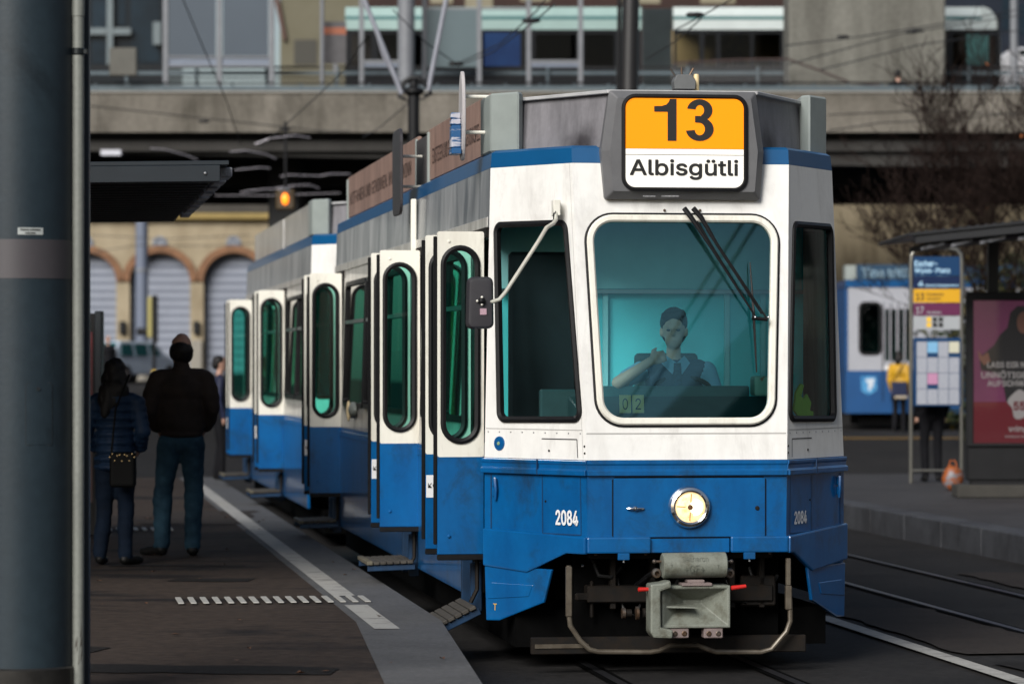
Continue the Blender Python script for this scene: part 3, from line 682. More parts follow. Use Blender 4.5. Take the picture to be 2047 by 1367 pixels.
# front lid with handle and lock
lx0, lx1, lz1, lz0 = TB(1226, 955, 1529, 1073, 0)[0], TB(1226, 955, 1529, 1073, 0)[1], T(1370, 955, 0).z, T(1370, 1073, 0).z
lid = MB().plate(rect(lx0, lx1, lz0, lz1), [], front, .012, .002).build('front_lid', BLUE, A, bevel=.003)
MB().frame(rect(lx0, lx1, lz0, lz1), .01, [(-.008, .003), (-.001, .003)], front, 1).build('lid_gap', RUBBER, lid)
hd = T(1269, 1016, 0)
MB().tube([front(hd.x - .05, hd.z, .02), front(hd.x - .03, hd.z, .028), front(hd.x + .03, hd.z, .028), front(hd.x + .05, hd.z, .02)], [.006, .008, .008, .006], 8).build('lid_handle', CHROME, lid, smooth=True)
MB().lathe(front(hd.x, hd.z, .012), (0, -1, 0), [(.016, 0), (.014, .02), (.008, .026), (0, .027)], 12).build('lid_handle_boss', CHROME, lid, smooth=True)
hd = T(1513, 1015, 0); MB().lathe(front(hd.x, hd.z, .012), (0, -1, 0), [(.014, 0), (.012, .005), (0, .006)], 10).build('lid_lock', DKIRON, lid)
# headlight
hl = T(1377, 1013, 0); hc = front(hl.x, hl.z, .012)
head = MB().lathe(hc, (0, -1, 0), [(.124, 0), (.124, .02), (.116, .034), (.100, .040), (.090, .034), (.086, .018)], 40).build('headlight', CHROME, A, smooth=True)
MB().lathe(hc, (0, -1, 0), [(.089, .012), (.089, .020), (.07, .028), (.04, .033), (0, .035)], 32).build('headlight_lens', LENS, head, smooth=True)
MB().lathe(hc + Vector((.028, 0, .0)), (0, -1, 0), [(.050, .031), (.03, .0345), (0, .036)], 20).build('bulb_glow', LENSHOT, head, smooth=True)
MB().lathe(hc, (0, -1, 0), [(.017, .03), (.015, .040), (0, .042)], 12).build('bulb_shield', mat('bulb_brown', (.12, .05, .015), .4), head)
for a in (85, 176, 268):
    d = Vector((math.cos(R(a)), 0, math.sin(R(a)))); MB().bar(hc + d * .03 + Vector((0, -.036, 0)), hc + d * .08 + Vector((0, -.029, 0)), .006, .002, up=Vector((0, 1, 0))).build('lens_rib', mat('lens_amber_rib', (.5, .28, .08), .4), head)
# fleet numbers
p = FU(1112, 1049, -1); q = FU(1157, 1020, -1); text('number_lettering', '2084', (p[0], q[0], p[1], q[1]), FW_, WHITEINK, A, .006, bold=.02)
p = FU(1586, 1048, 1); q = FU(1611, 1019, 1); text('number_lettering', '2084', (p[0], q[0], p[1], q[1]), FE_, WHITEINK, A, .006, bold=.02)
# access panel lines and catches on the corner panels
for f in (FW_, FE_):
    seam(A, f, [(.06, 1.15), (.06, .81)], .010, .0025, mat('blue_shadow_gap', (.003, .03, .09), .6))
    seam(A, f, [(.50, 1.15), (.50, .81), (.82, .81), (.82, 1.15)], .006, .0025, mat('blue_shadow_gap', (.003, .03, .09), .6))
    seam(A, f, [(.845, 3.0), (.845, 1.26)], .003, .0015, SEAMG)
    for zz in (1.10, 1.04): MB().obox(f(.10, zz, .012), (.03, .02, .05), Matrix.Identity(3)).build('catch', BLUE, A, bevel=.006)
    MB().tube([f(.11, 1.13, .02), f(.125, 1.06, .026), f(.11, 1.0, .016)], .010, 6).build('catch', BLUE, A, smooth=True)
    for zz, uu in ((1.0, .525), (1.33, .86), (1.29, .86)): MB().lathe(f(uu, zz, .001), f(0, 1, 1) - f(0, 1, 0), [(.007, 0), (.006, .003), (0, .004)], 8).build('lock', DKIRON, A)
# bumper aprons
def apron(sd_, f):
    # wrap along the corner panel then round onto the front
    o = MB().plate([(.018, .60), (FL * .45, .575), (FL * .83, .70), (FL + .01, .70), (FL + .01, .80), (.018, .825)] if sd_ < 0 else
                   [(.012, .62), (FL * .62, .575), (FL * .95, .70), (FL + .01, .70), (FL + .01, .80), (.012, .84)], [], f, .034, .004).build('bumper_apron', BLUE, A, bevel=.010, seg=2)
    xa, xb = (-.60, T(1299, 1090, 0).x) if sd_ < 0 else (T(1459, 1090, 0).x, .60)
    MB().plate([(xa, .705), (xb, .705), (xb, .80), (xa, .80)], [], front, .034, .004).build('bumper_apron', BLUE, A, bevel=.010, seg=2)
    xt = T(1245, 1110, 0).x if sd_ < 0 else T(1496, 1110, 0).x
    MB().plate(rect(xt - .035, xt + .035, .665, .706), [], front, .04, .015).build('apron_tab', BLUE, A, bevel=.004)
    MB().lathe(front(xt, .655, .03), (0, -1, 0), [(.009, 0), (.006, .006), (0, .007)], 8).build('bolt', CHROME, A)
    # hanging skirt at the corner
    MB().plate([(.035, .27), (FL * .17, .275), (FL * .60, .40), (FL * .68, .60), (FL * .45, .60), (.022, .60)], [], f, .022, .0).build('corner_skirt', BLUE, A, bevel=.008, seg=2)
    MB().plate([(FL * .10, .50), (FL * .5, .50), (FL * .46, .43), (FL * .06, .40)], [], f, .026, .020).build('skirt_pressing', BLUE, A, bevel=.003)
    MB().obox(f(.03, .45, -.03), (.05, .05, .34), Matrix.Identity(3)).build('skirt_post', BLUE, A, bevel=.01)
    xq = FU(1160, 1125, -1)[0]
    MB().lathe(f(xq, .63, -.02), f(0, 1, 1) - f(0, 1, 0), [(.010, 0), (.006, .006), (0, .007)], 8).build('bolt', CHROME, A)
apron(-1, FW_); apron(1, FE_)
MB().plate([(T(1299, 0, 0).x + .002, .705), (T(1459, 0, 0).x - .002, .705), (T(1459, 0, 0).x - .002, .788), (T(1299, 0, 0).x + .002, .788)], [], front, .008, -.03).build('front_sill', BLUE, A, bevel=.004)
text('lettering', 'T', (.10, .13, .335, .375), FW_, YELLOWINK, A, .0245)
# underside: dark bulkhead, lifeguard board, tube bar, hoses, coupler
MB().box((-.62, .34, .13), (.62, .42, .80)).build('bulkhead', BLACK, A)
MB().box((-.55, .16, .66), (.55, .30, .72)).build('cross_beam', DKIRON, A, bevel=.006)
for x in (-.42, -.18, .3, .48): MB().box((x, .22, .36), (x + .035, .3, .68)).build('hanger', DKIRON, A, bevel=.006)
MB().box((-.56, .2, .40), (.56, .34, .50)).build('cross_beam', DKIRON, A, bevel=.008)
bl = T(1060, 1290, .15); br_ = T(1608, 1290, .15)
MB().box((bl.x, .10, bl.z - .05), (br_.x, .16, bl.z + .05)).build('lifeguard_board', DKIRON, A, bevel=.006)
MB().box((bl.x + .02, .092, bl.z - .012), (bl.x + .34, .10, bl.z + .012)).build('lifeguard_strip', TUBEMAT, A)
yb_ = .03
pts = [(1137, 1130), (1137, 1225), (1140, 1250), (1160, 1280), (1178, 1297), (1195, 1302), (1300, 1303), (1318, 1300), (1340, 1290), (1395, 1289), (1415, 1297), (1430, 1302), (1520, 1303), (1542, 1297), (1572, 1262), (1580, 1240), (1579, 1200), (1576, 1175), (1576, 1118)]
tb = MB().tube([T(a, b, yb_) for a, b in pts], .0155, 10).build('lifeguard_bar', TUBEMAT, A, smooth=True)
for a, b, c, d in ((1131, 1132, 1143, 1232), (1570, 1170, 1582, 1218), (1571, 1115, 1580, 1170)):
    p = T(a, b, yb_); q = T(c, d, yb_); MB().box((p.x, yb_ - .02, q.z), (q.x, yb_ + .02, p.z)).build('bar_socket', TUBEMAT, tb, bevel=.005)
# jumper box (horizontal round housing)
ja = T(1323, 1130, -.16); jb = T(1451, 1128, -.16)
jump = MB().lathe(ja, jb - ja, [(.066, 0), (.074, .006), (.074, (jb - ja).length - .006), (.066, (jb - ja).length)], 28).build('jumper_box', COUPLER, A, smooth=True)
JF = lambda u, v, h: Vector((u, ja.y - math.sqrt(max(0, (.0745 + h) ** 2 - (v - ja.z) ** 2)), v))
text('maker_lettering', 'Sécheron', TB(1362, 1111, 1414, 1121, -.2), JF, mat('embossed_grey', (.12, .13, .105), .6), jump, .0045)
text('maker_lettering', '+GF+', TB(1366, 1128, 1406, 1143, -.2), JF, mat('embossed_grey', (.12, .13, .105), .6), jump, .0045)
for xx in (1341, 1434):
    c = T(xx, 1128, -.2); zz = [(0.004, .028), (-.007, .002), (.006, .004), (-.004, -.028), (-.001, -.004), (-.010, -.002)]
    MB().add([JF(c.x + a, c.z + b, .002) for a, b in zz], [(0, 1, 5), (1, 2, 4, 5), (2, 3, 4)]).build('lightning_mark', mat('embossed_grey', (.17, .18, .15), .6), jump, flip=False)
MB().box((ja.x + .08, ja.y + .03, ja.z - .02), (jb.x - .08, .3, ja.z + .03)).build('bracket', DKIRON, jump)
for sx, xe in ((-1, 1308), (1, 1462)):
    e = T(xe, 1122, -.14); j = ja if sx < 0 else jb
    MB().tube([(j.x, -.14, e.z), (e.x, -.14, e.z)], .008, 8).build('pin', IRON, jump); MB().ell((e.x, -.14, e.z), (.013, .013, .013), 10, 8).build('pin_knob', IRON, jump, smooth=True)
    e = T(xe + 4 * sx * -1, 1145, -.14); MB().lathe((e.x, -.12, e.z), (0, -1, 0), [(.026, 0), (.030, .02), (.026, .04), (.014, .042), (.012, .01)], 16).build('hose_socket', IRON, jump, smooth=True)
    MB().tube([(e.x, -.1, e.z), (e.x, .1, e.z - .03), (e.x + sx * .05, .25, e.z - .1)], .018, 8).build('hose', RUBBER, jump)
# coupler head with funnel
cy_ = -.22
def CP(u, v, h): return Vector((u, cy_ - h, v))
ca = T(1322, 1171, cy_); cb = T(1460, 1254, cy_); u0, u1, v1, v0 = ca.x, cb.x, ca.z, cb.z
cu_, cv_ = (u0 + u1) / 2 - .0, (v0 + v1) / 2 + .02
o4 = rect(u0, u1, v0, v1); i4 = inset(o4, .016); d4 = [(cu_ - .05, cv_ - .012), (cu_ + .06, cv_ - .012), (cu_ + .06, cv_ + .012), (cu_ - .05, cv_ + .012)]
m_ = MB(); rings = [(o4, -.22), (o4, 0), (i4, 0), (d4, -.14)]
m_.add([CP(u, v, h) for r_, h in rings for u, v in r_], [(i * 4 + k, i * 4 + (k + 1) % 4, i * 4 + 4 + (k + 1) % 4, i * 4 + 4 + k) for i in range(3) for k in range(4)] + [(12, 13, 14, 15), (3, 2, 1, 0)])
coup = m_.build('coupler_head', COUPLER, A, bevel=.004)
zt = T(1390, 1213, cy_).z
MB().add([CP(u0 + .02, zt + .008, -.02), CP(u0 + .02, zt - .004, -.02), CP(u0 + .21, zt - .006, .015), CP(u0 + .21, zt, .015), CP(u0 + .05, zt + .02, -.12), CP(u0 + .2, zt + .01, -.12)], [(0, 1, 2, 3), (0, 3, 5, 4)]).build('coupler_tongue', COUPLER, coup)
g0 = T(1297, 1163, cy_); g1 = T(1322, 1273, cy_)
MB().plate([(g0.x, g1.z + .03), (g0.x + .02, g1.z), (g1.x + .055, g1.z - .004), (g1.x + .06, g1.z + .045), (g1.x - .012, g1.z + .06), (g1.x - .014, g0.z - .05), (g1.x + .05, g0.z - .03), (g1.x + .045, g0.z + .012), (g1.x, g0.z - .002), (g0.x, g0.z - .01)], [], CP, .055, -.1).build('coupler_guide', COUPLER, coup, bevel=.012, seg=2)
pt = T(1390, 1163, cy_)
MB().box((pt.x - .08, cy_ - .01, v1 - .002), (pt.x + .10, cy_ + .12, v1 + .016)).build('coupler_cap', mat('coupler_rose_grey', (.22, .17, .16), .6, var=.3, scale=20), coup, bevel=.004)
MB().box((pt.x - .045, cy_ - .005, v1 + .015), (pt.x + .055, cy_ + .1, v1 + .034)).build('coupler_cap', mat('coupler_rose_grey', (.22, .17, .16), .6, var=.3, scale=20), coup, bevel=.004)
for xa, xb in ((1340, 1378), (1408, 1446)):
    p = T(xa, 1254, cy_); q = T(xb, 1275, cy_)
    blk = MB().box((p.x, cy_ + .01, q.z), (q.x, cy_ + .1, p.z - .001)).build('contact_block', mat('coupler_rose_grey', (.22, .17, .16), .6, var=.3, scale=20), coup, bevel=.005)
    for t_ in (.25, .75):
        MB().lathe((p.x + (q.x - p.x) * t_, cy_ + .01, (p.z + q.z) / 2 - .004), (0, -1, 0), [(.016, 0), (.016, .004), (.011, .006), (.010, .001)], 14).build('contact', IRON, blk)
for a, b in (((1275, 1178), (1299, 1177)), ((1461, 1175), (1491, 1171))):
    p = T(*a, cy_ + .02); q = T(*b, cy_ + .02); MB().tube([p, lerp(p, q, .06), lerp(p, q, .9), q], [.006, .0135, .011, .011], 10).build('release_handle', RED, coup, smooth=True)
MB().box((u0 + .06, cy_ + .2, v0 + .05), (u1 - .06, .5, v1 - .05)).build('coupler_shank', DKIRON, coup)
for xx, r_, w_ in ((1243, .032, .02), (1252, .024, .03), (1271, .040, .016), (1285, .03, .03)):
    p = T(xx, 1225, .05); MB().cyl(p, p + Vector((w_, 0, 0)), r_, n=16).build('brake_pulley', IRON if r_ > .03 else DKIRON, A, smooth=True)
for x0_, z0_, x1_, z1_ in ((1150, 1185, 1230, 1200), (1180, 1160, 1186, 1235), (1480, 1150, 1550, 1210)):
    p = T(x0_, z0_, .24); q = T(x1_, z1_, .24); MB().box((p.x, .22, q.z), (q.x, .27, p.z)).build('equipment', DKIRON, A, bevel=.01)
rh = random.Random(8)
for i in range(7):
    x = -.5 + i * .16 + rh.uniform(-.03, .03); z0_ = rh.uniform(.5, .66); sag = rh.uniform(.08, .2)
    MB().tube([(x, .30, z0_), (x + .03, .24, z0_ - sag), (x + .10, .22, z0_ - sag * 1.1), (x + .17, .28, z0_ - .05)], rh.uniform(.008, .014), 7).build('hose', mat('hose_grey', (.012, .012, .012), .5, spec=.3), A, smooth=True)
for i in range(8):
    MB().lathe((-.52 + i * .15, .155, .69), (0, -1, 0), [(.010, 0), (.010, .008), (0, .010)], 6).build('bolt', IRON, A)
# wipers (two parked arms with linkage) and their pivots
def wp(px, py, h): p = T(px, py, .12); return front(p.x, p.z, h)
wip = MB().tube([wp(1368, 418, .045), wp(1380, 436, .06), wp(1420, 500, .07), wp(1505, 636, .06)], [.016, .015, .008, .006], 8).build('wiper', RUBBER, A, smooth=True)
MB().tube([wp(1386, 418, .045), wp(1400, 436, .06), wp(1430, 490, .07), wp(1526, 638, .06)], [.016, .015, .008, .006], 8).build('wiper_arm', RUBBER, wip, smooth=True)
MB().tube([wp(1392, 445, .066), wp(1496, 622, .06)], .0045, 6).build('wiper_arm', RUBBER, wip)
MB().tube([wp(1410, 462, .068), wp(1516, 630, .062)], .0045, 6).build('wiper_arm', RUBBER, wip)
MB().tube([wp(1498, 526, .03), wp(1501, 630, .055), wp(1506, 745, .03)], [.004, .009, .004], 6).build('wiper_blade', RUBBER, wip)
MB().tube([wp(1497, 638, .06), wp(1528, 641, .06)], .011, 8).build('wiper_clamp', RUBBER, wip)
for xx in (1503, 1529): MB().ell(wp(xx, 637, .075), (.007, .006, .007), 8, 6).build('wiper_nut', STEEL, wip)
for xx in (1331, 1402): MB().lathe(wp(xx, 420, 0), (0, -1, 0), [(.008, 0), (.008, .01), (0, .012)], 8).build('washer_nozzle', IRON, A)
# mirror on its bent arm
am = T(1110, 440, .25)
mir = MB().tube([T(1112, 412, .2), T(1111, 440, .16), T(1106, 447, .1), T(1093, 455, .05), T(1075, 485, .02), T(1010, 585, .0), T(998, 599, -.01), T(985, 603, -.01), T(962, 602, 0)], .0125, 10).build('mirror', mat('mirror_arm_grey', (.50, .49, .42), .4, var=.2, scale=10), A, smooth=True)
p = T(1104, 400, .22); q = T(1118, 432, .22)
MB().box((p.x, .17, q.z), (q.x, .26, p.z)).build('mirror_bracket', CREAM, mir, bevel=.004)
MB().tube([T(1110, 402, .2), T(1110, 440, .17)], .014, 8).build('mirror_hinge', RUBBER, mir)
p = T(932, 553, .0); q = T(987, 658, 0)
bx = [(p.x, q.z), (q.x, q.z + .004), (q.x - .004, p.z), (p.x + .008, p.z - .002)]
PM = lambda u, v, h: Vector((u, .01 - h, v)); m_ = MB()
lps = [(round_poly(bx, .035, 5), -.03), (round_poly(bx, .035, 5), .01), (round_poly(inset(bx, .012), .028, 5), .028), (round_poly(inset(bx, .024), .02, 5), .030)]; k = len(lps[0][0])
m_.add([PM(u, v, h) for lp, h in lps for u, v in lp], [(i * k + j, i * k + (j + 1) % k, (i + 1) * k + (j + 1) % k, (i + 1) * k + j) for i in range(3) for j in range(k)] + [tuple(range(3 * k, 4 * k)), tuple(range(k - 1, -1, -1))])
MH = mat('mirror_housing', (.035, .033, .038), .5, var=.15, scale=20)
hsg = m_.build('mirror_housing', MH, mir, smooth=True)
c = T(962, 602, 0); MB().ell((c.x, -.03, c.z), (.022, .02, .022), 12, 8).build('mirror_ball', RUBBER, hsg, smooth=True)
for dx, dz in ((-.028, 0), (0, .022), (0, -.02)): MB().ell((c.x + dx, -.036, c.z + dz), (.008, .008, .008), 8, 6).build('mirror_screw', CREAM, hsg)
c = T(965, 623, 0); MB().box((c.x - .019, -.026, c.z - .018), (c.x + .019, -.018, c.z + .018)).build('sticker', mat('pink_sticker', (.55, .36, .42), .5, var=.3, scale=120), hsg)
# roof things of the front tram
p = T(1343, 152, .5); q = T(1384, 172, .5); ant = MB().plate([(p.x, q.z - .03), (q.x, q.z - .03), (q.x + .004, q.z + .02), (q.x - .02, p.z), (p.x + .015, p.z), (p.x - .004, q.z + .02)], [], lambda u, v, h: Vector((u, .45 - h, v)), .05, -.05).build('antenna_box', mat('antenna_grey', (.13, .135, .135), .6, var=.2, scale=9), A, bevel=.004)
for a, b in (((1350, 153), (1340, 138)), ((1363, 151), (1362, 134)), ((1377, 153), (1386, 137))): MB().tube([T(*a, .45), T(*b, .45)], .006, 6).build('antenna_rod', IRON, ant)
p = T(1392, 172, .45); MB().lathe((p.x, .45, p.z - .03), (0, 0, 1), [(.017, 0), (.017, .09), (.014, .10), (0, .10)], 14).build('roof_lamp', mat('cream_plastic', (.70, .55, .30), .4), A, smooth=True)
# advertising boards along the roof edge
BROWN = mat('brown_board', (.33, .21, .165), .55, scale=1.4, stretch=(3, 3, .6), col2=(.20, .125, .10), lo=.32, hi=.62, fine=.06)
SB = lambda u, v, h: Vector((-.985 - h, u, v))
for y0_, y1_, zt_ in ((1.42, 4.75, 3.50), (5.45, 11.2, 3.50)):
    bd = MB().plate(rect(y0_, y1_, 3.13, zt_), [], SB, .0, -.03).build('roof_board', BROWN, A, bevel=.004)
    text('lettering', 'EINSTEIGEN UND GEWINNEN. WWW.GEWINNSPIEL' if y0_ < 2 else 'MITFAHREN UND GEWINNEN. WWW.GEWINN', (y1_ - .25, y0_ + .45, 3.24, 3.35), SB, mat('board_ink', (.07, .04, .03), .6), bd, .003)
    for yy in (y0_ + .03, y1_ - .05): MB().box((-1.0, yy - .02, 3.10), (-.95, yy + .03, zt_ - .02)).build('board_post', BOXGREY, bd, bevel=.004)
MB().box((-1.0, 4.78, 3.10), (-.90, 5.42, 3.46)).build('equipment_box', mat('board_dark', (.05, .045, .045), .6), A)
# standing-off advertising plates
PL = lambda u, v, h: Vector((-1.20 - h, u, v))
def plate_sign(yc, zc, ry, rz, m, figure, x=-1.2):
    PLx = lambda u, v, h: Vector((x - h, u, v))
    if figure: pl = [(yc + ry * math.cos(t), zc + rz * math.sin(t) * (1.0 if math.sin(t) > 0 else 1.0)) for t in [2 * math.pi * i / 36 for i in range(36)]]
    else: pl = round_poly(rect(yc - ry, yc + ry, zc - rz, zc + rz), .10, 6)
    o = MB().plate(pl, [], PLx, .0, -.022).build('advert_plate', m, A, bevel=.004)
    for dz in (-.10, .12): MB().tube([(x + .02, yc, zc + dz), (x + .19, yc, zc + dz)], .011, 8).build('plate_bracket', CREAM, o)
    return o
pa = plate_sign(1.15, 3.34, .10, .275, mat('plate_pale', (.52, .49, .49), .4, var=.1, scale=5), True)
fig = MB()
for z0_, z1_, w_ in ((3.10, 3.14, .07), (3.14, 3.28, .05), (3.28, 3.32, .042), (3.32, 3.36, .03)): fig.box((-1.262, 1.15 - w_, z0_), (-1.201, 1.15 + w_, z1_ - .001))
fig.build('plate_figure', mat('figure_blue', (.02, .09, .22), .4, scale=20, col2=(.45, .45, .5), lo=.45, hi=.5, stretch=(.2, .2, 2)), pa, bevel=.006)
plate_sign(4.95, 3.20, .27, .31, mat('plate_dark', (.035, .032, .036), .45, var=.2, scale=6), False)
# side marker lamps
for y in (9.1,):
    mk = MB().ell((-1.13, y, 1.42), (.05, .16, .07), 14, 8).build('side_lamp', mat('lamp_grey', (.2, .22, .2), .4), A, smooth=True)
    MB().ell((-1.17, y, 1.41), (.02, .03, .09), 10, 8).build('lamp_lens', mat('lamp_amber', (.75, .6, .35), .3), mk, smooth=True)
MB().box((-1.115, 4.72, 2.62), (-1.075, 4.78, 3.0)).build('gutter_pipe', CREAM, A, bevel=.006)
# cab interior: dash, panel, wheel, screen, sun blind, 02 cards
MB().add([(-.56, .10, 1.46), (.56, .10, 1.46), (.62, .60, 1.62), (-.62, .60, 1.62), (-.56, .10, .9), (.56, .10, .9), (.62, .60, .9), (-.62, .60, .9)], [(0, 1, 2, 3), (0, 1, 5, 4), (2, 3, 7, 6), (0, 3, 7, 4), (1, 2, 6, 5)]).build('dashboard', CABDARK, A, bevel=.01)
MB().box((-.50, .60, 1.60), (.50, .64, 1.68)).build('instrument_panel', mat('panel_dark_teal', (.05, .15, .16), .4, var=.2, scale=6), A, bevel=.008)
MB().box((-.96, 1.20, 2.28), (.96, 1.235, 2.86)).build('partition_panel', CABLIGHT, A)
MB().box((-.96, 1.16, 2.25), (.96, 1.20, 2.275)).build('partition_rail', STEEL, A)
for x in (-.47, -.40, -.30, .47, .70): MB().box((x, 1.20, .95), (x + .03, 1.235, 2.25)).build('partition_post', CABLIGHT, A)
MB().box((-.70, .5, 2.90), (.70, 1.3, 2.93)).build('cab_ceiling', CABLIGHT, A)
rim = [Vector((.10 + .17 * math.cos(t), .66 + .07 * math.sin(t), 1.66 + .075 * math.sin(t))) for t in [2 * math.pi * i / 28 for i in range(29)]]
whl = MB().tube(rim, .014, 8).build('control_wheel', RUBBER, A, smooth=True)
MB().tube([(.10, .66, 1.64), (.10, .62, 1.50)], .03, 10).build('wheel_column', RUBBER, whl)
MB().box((-.78, .62, 1.45), (-.52, .70, 1.66)).build('ticket_machine', CABDARK, A, bevel=.012)
for i, ch in enumerate('02'):
    p = T(1240 + i * 26, 789, .02); q = T(1263 + i * 26, 825, .02)
    card = MB().plate(rect(p.x, q.x, q.z, p.z), [], front, -.012, -.016).build('number_card', mat('yellow_card', (.97, .86, .40), .6), A)
    text('numeral', ch, (p.x + .018, q.x - .018, q.z + .02, p.z - .02), front, mat('card_ink', (.05, .12, .14), .6), card, -.011)
MB().box((-.92, .98, .95), (-.50, 1.06, 2.50)).build('cab_dark_box', mat('cab_box_dark', (.012, .022, .026), .4, var=.4, scale=3), A, bevel=.02)  # dark box added to blacken the left corner window
seat = MB().box((-.12, 1.08, 1.30), (.28, 1.15, 1.88)).build('driver_seat', CABDARK, A, bevel=.05, seg=3)
MB().box((-.14, .70, 1.20), (.30, 1.15, 1.30)).build('seat_cushion', CABDARK, seat, bevel=.03, seg=2)
# green paper figure standing in the corner window and small parcel on the dash
p = FU(1610, 800, 1)
gp = [(0, 0), (.115, .004), (.12, .05), (.085, .055), (.10, .10), (.06, .15), (.02, .12), (.0, .14), (.03, .20), (-.0, .21), (-.05, .16), (-.07, .06)]
gf = MB().plate([(p[0] - u * 1.6 + .02, 1.475 + v * 1.05) for u, v in gp], [], FE_, -.018, -.03).build('paper_figure', mat('lime_green_paper', (.45, .97, .10), .7, var=.06, scale=40))
gf.matrix_world = Matrix.Translation((X0, Y0, 0)) @ Matrix.Rotation(TH, 4, 'Z')
tag(gf, 'lime green cut-out figure standing in the narrow right corner window of the tram', 'figure')
pc = T(1528, 765, .4)
pk = MB().box((pc.x - .07, .36, 1.62), (pc.x + .10, .50, 1.74)).build('snack_packet', mat('mint_packet', (.35, .62, .5), .5, scale=14, col2=(.40, .20, .10), lo=.36, hi=.40), bevel=.02, seg=2)
pk.matrix_world = gf.matrix_world; tag(pk, 'small mint coloured packet lying on the dashboard behind the windscreen', 'packet')

# ---------------- second tram, coupled behind
BY = 13.6
B = thing('tram', 'blurred blue and white rear tram coupled behind the front one', 'tram', TW(0, BY), TH, 'blue and white trams at the stop')
make_tram(B, [4.05, 9.75], 12.2, [(.95, 2.3), (2.4, 3.9), (5.0, 6.9), (7.0, 9.5)], False, True)
for y0_, y1_ in ((1.6, 5.6), (5.9, 11.0)):
    MB().plate(rect(y0_, y1_, 3.13, 3.47), [], SB, .0, -.03).build('roof_board', SIDEWH, B, bevel=.004)
MB().box((-.2, -1.2, .35), (.2, .3, .55)).build('coupler', DKIRON, B)

# ================================================================== PEOPLE (one continuous remeshed body each)
SKIN = mat('skin', (.45, .26, .19), .55, var=.1, scale=20)
def prim_mesh(prims):
    mb = MB()
    for p in prims:
        if p[0] == 'c':
            _, a, b, r0, r1, mi = p; a = Vector(a); b = Vector(b)
            mb.ell(a, (r0,) * 3, 12, 8); mb.ell(b, (r1,) * 3, 12, 8); mb.cyl(a, b, r0, r1, 12)
        else:
            mb.ell(p[1], p[2], 14, 10, p[4] if len(p) > 4 else None)
    return mb
def remesh(name, prims, mats, voxel, parent=None, smooth_it=4, wr=0.0, wf=(9, 9, 16)):
    mb = prim_mesh(prims); me = bpy.data.meshes.new(name); me.from_pydata([tuple(v) for v in mb.v], [], mb.f)
    ob = bpy.data.objects.new(name, me); COL.objects.link(ob)
    md = ob.modifiers.new('r', 'REMESH'); md.mode = 'VOXEL'; md.voxel_size = voxel
    ms = ob.modifiers.new('s', 'SMOOTH'); ms.factor = .5; ms.iterations = smooth_it
    dg = bpy.context.evaluated_depsgraph_get(); nm = bpy.data.meshes.new_from_object(ob.evaluated_get(dg))
    ob.modifiers.clear(); ob.data = nm; bpy.data.meshes.remove(me); nm.name = name
    nm.materials.clear()
    for m in mats: nm.materials.append(m)
    n = len(nm.polygons); cen = np.empty(n * 3); nm.polygons.foreach_get('center', cen); cen = cen.reshape(n, 3)
    best = np.full(n, 1e9); idx = np.zeros(n, dtype=np.int32)
    for p in prims:
        if p[0] == 'c':
            a = np.array(p[1]); b = np.array(p[2]); d = b - a; t = np.clip(((cen - a) @ d) / max(d @ d, 1e-9), 0, 1)
            dist = np.linalg.norm(cen - (a + t[:, None] * d), axis=1) - (p[3] + (p[4] - p[3]) * t); mi = p[5]
        else:
            c = np.array(p[1]); r = np.array(p[2]); q = cen - c
            if len(p) > 4: q = q @ np.array(p[4])
            kk = np.linalg.norm(q / r, axis=1); dist = (kk - 1) * min(r); mi = p[3]
        k_ = dist < best; best[k_] = dist[k_]; idx[k_] = mi
    if wr > 0:
        nv_ = len(nm.vertices); co = np.empty(nv_ * 3); no = np.empty(nv_ * 3)
        nm.vertices.foreach_get('co', co); nm.vertices.foreach_get('normal', no); co = co.reshape(-1, 3); no = no.reshape(-1, 3)
        q_ = co * np.array(wf); rg_ = np.random.RandomState(len(name) + nv_ % 7); d_ = np.zeros(nv_)
        for o_ in range(9):
            w_ = rg_.normal(size=3) * (.8 + .45 * o_); d_ += np.sin(q_ @ w_ + rg_.uniform(0, 6.3)) / (1 + .35 * o_)
        co = co + no * (d_ * wr * .32)[:, None]; nm.vertices.foreach_set('co', co.ravel()); nm.update()
    nm.polygons.foreach_set('material_index', idx); nm.polygons.foreach_set('use_smooth', np.ones(n, dtype=bool))
    if parent: ob.parent = parent
    return ob
def head(c, s=1.0, mi=0, yaw=0.0):
    c = Vector(c); M = Matrix.Rotation(yaw, 3, 'Z')
    P = lambda x, y, z: c + M @ Vector((x * s, y * s, z * s))
    return [('e', P(0, -.005, .02), (.073 * s, .092 * s, .098 * s), mi, M), ('e', P(0, .025, -.055), (.054 * s, .062 * s, .062 * s), mi, M),
            ('c', P(0, .088, .0), P(0, .104, -.022), .011 * s, .015 * s, mi), ('e', P(.074, -.005, -.01), (.012 * s, .02 * s, .033 * s), mi, M), ('e', P(-.074, -.005, -.01), (.012 * s, .02 * s, .033 * s), mi, M),
            ('e', P(0, .078, -.058), (.024 * s, .012 * s, .010 * s), mi, M), ('e', P(0, .07, .02), (.05 * s, .02 * s, .012 * s), mi, M)]
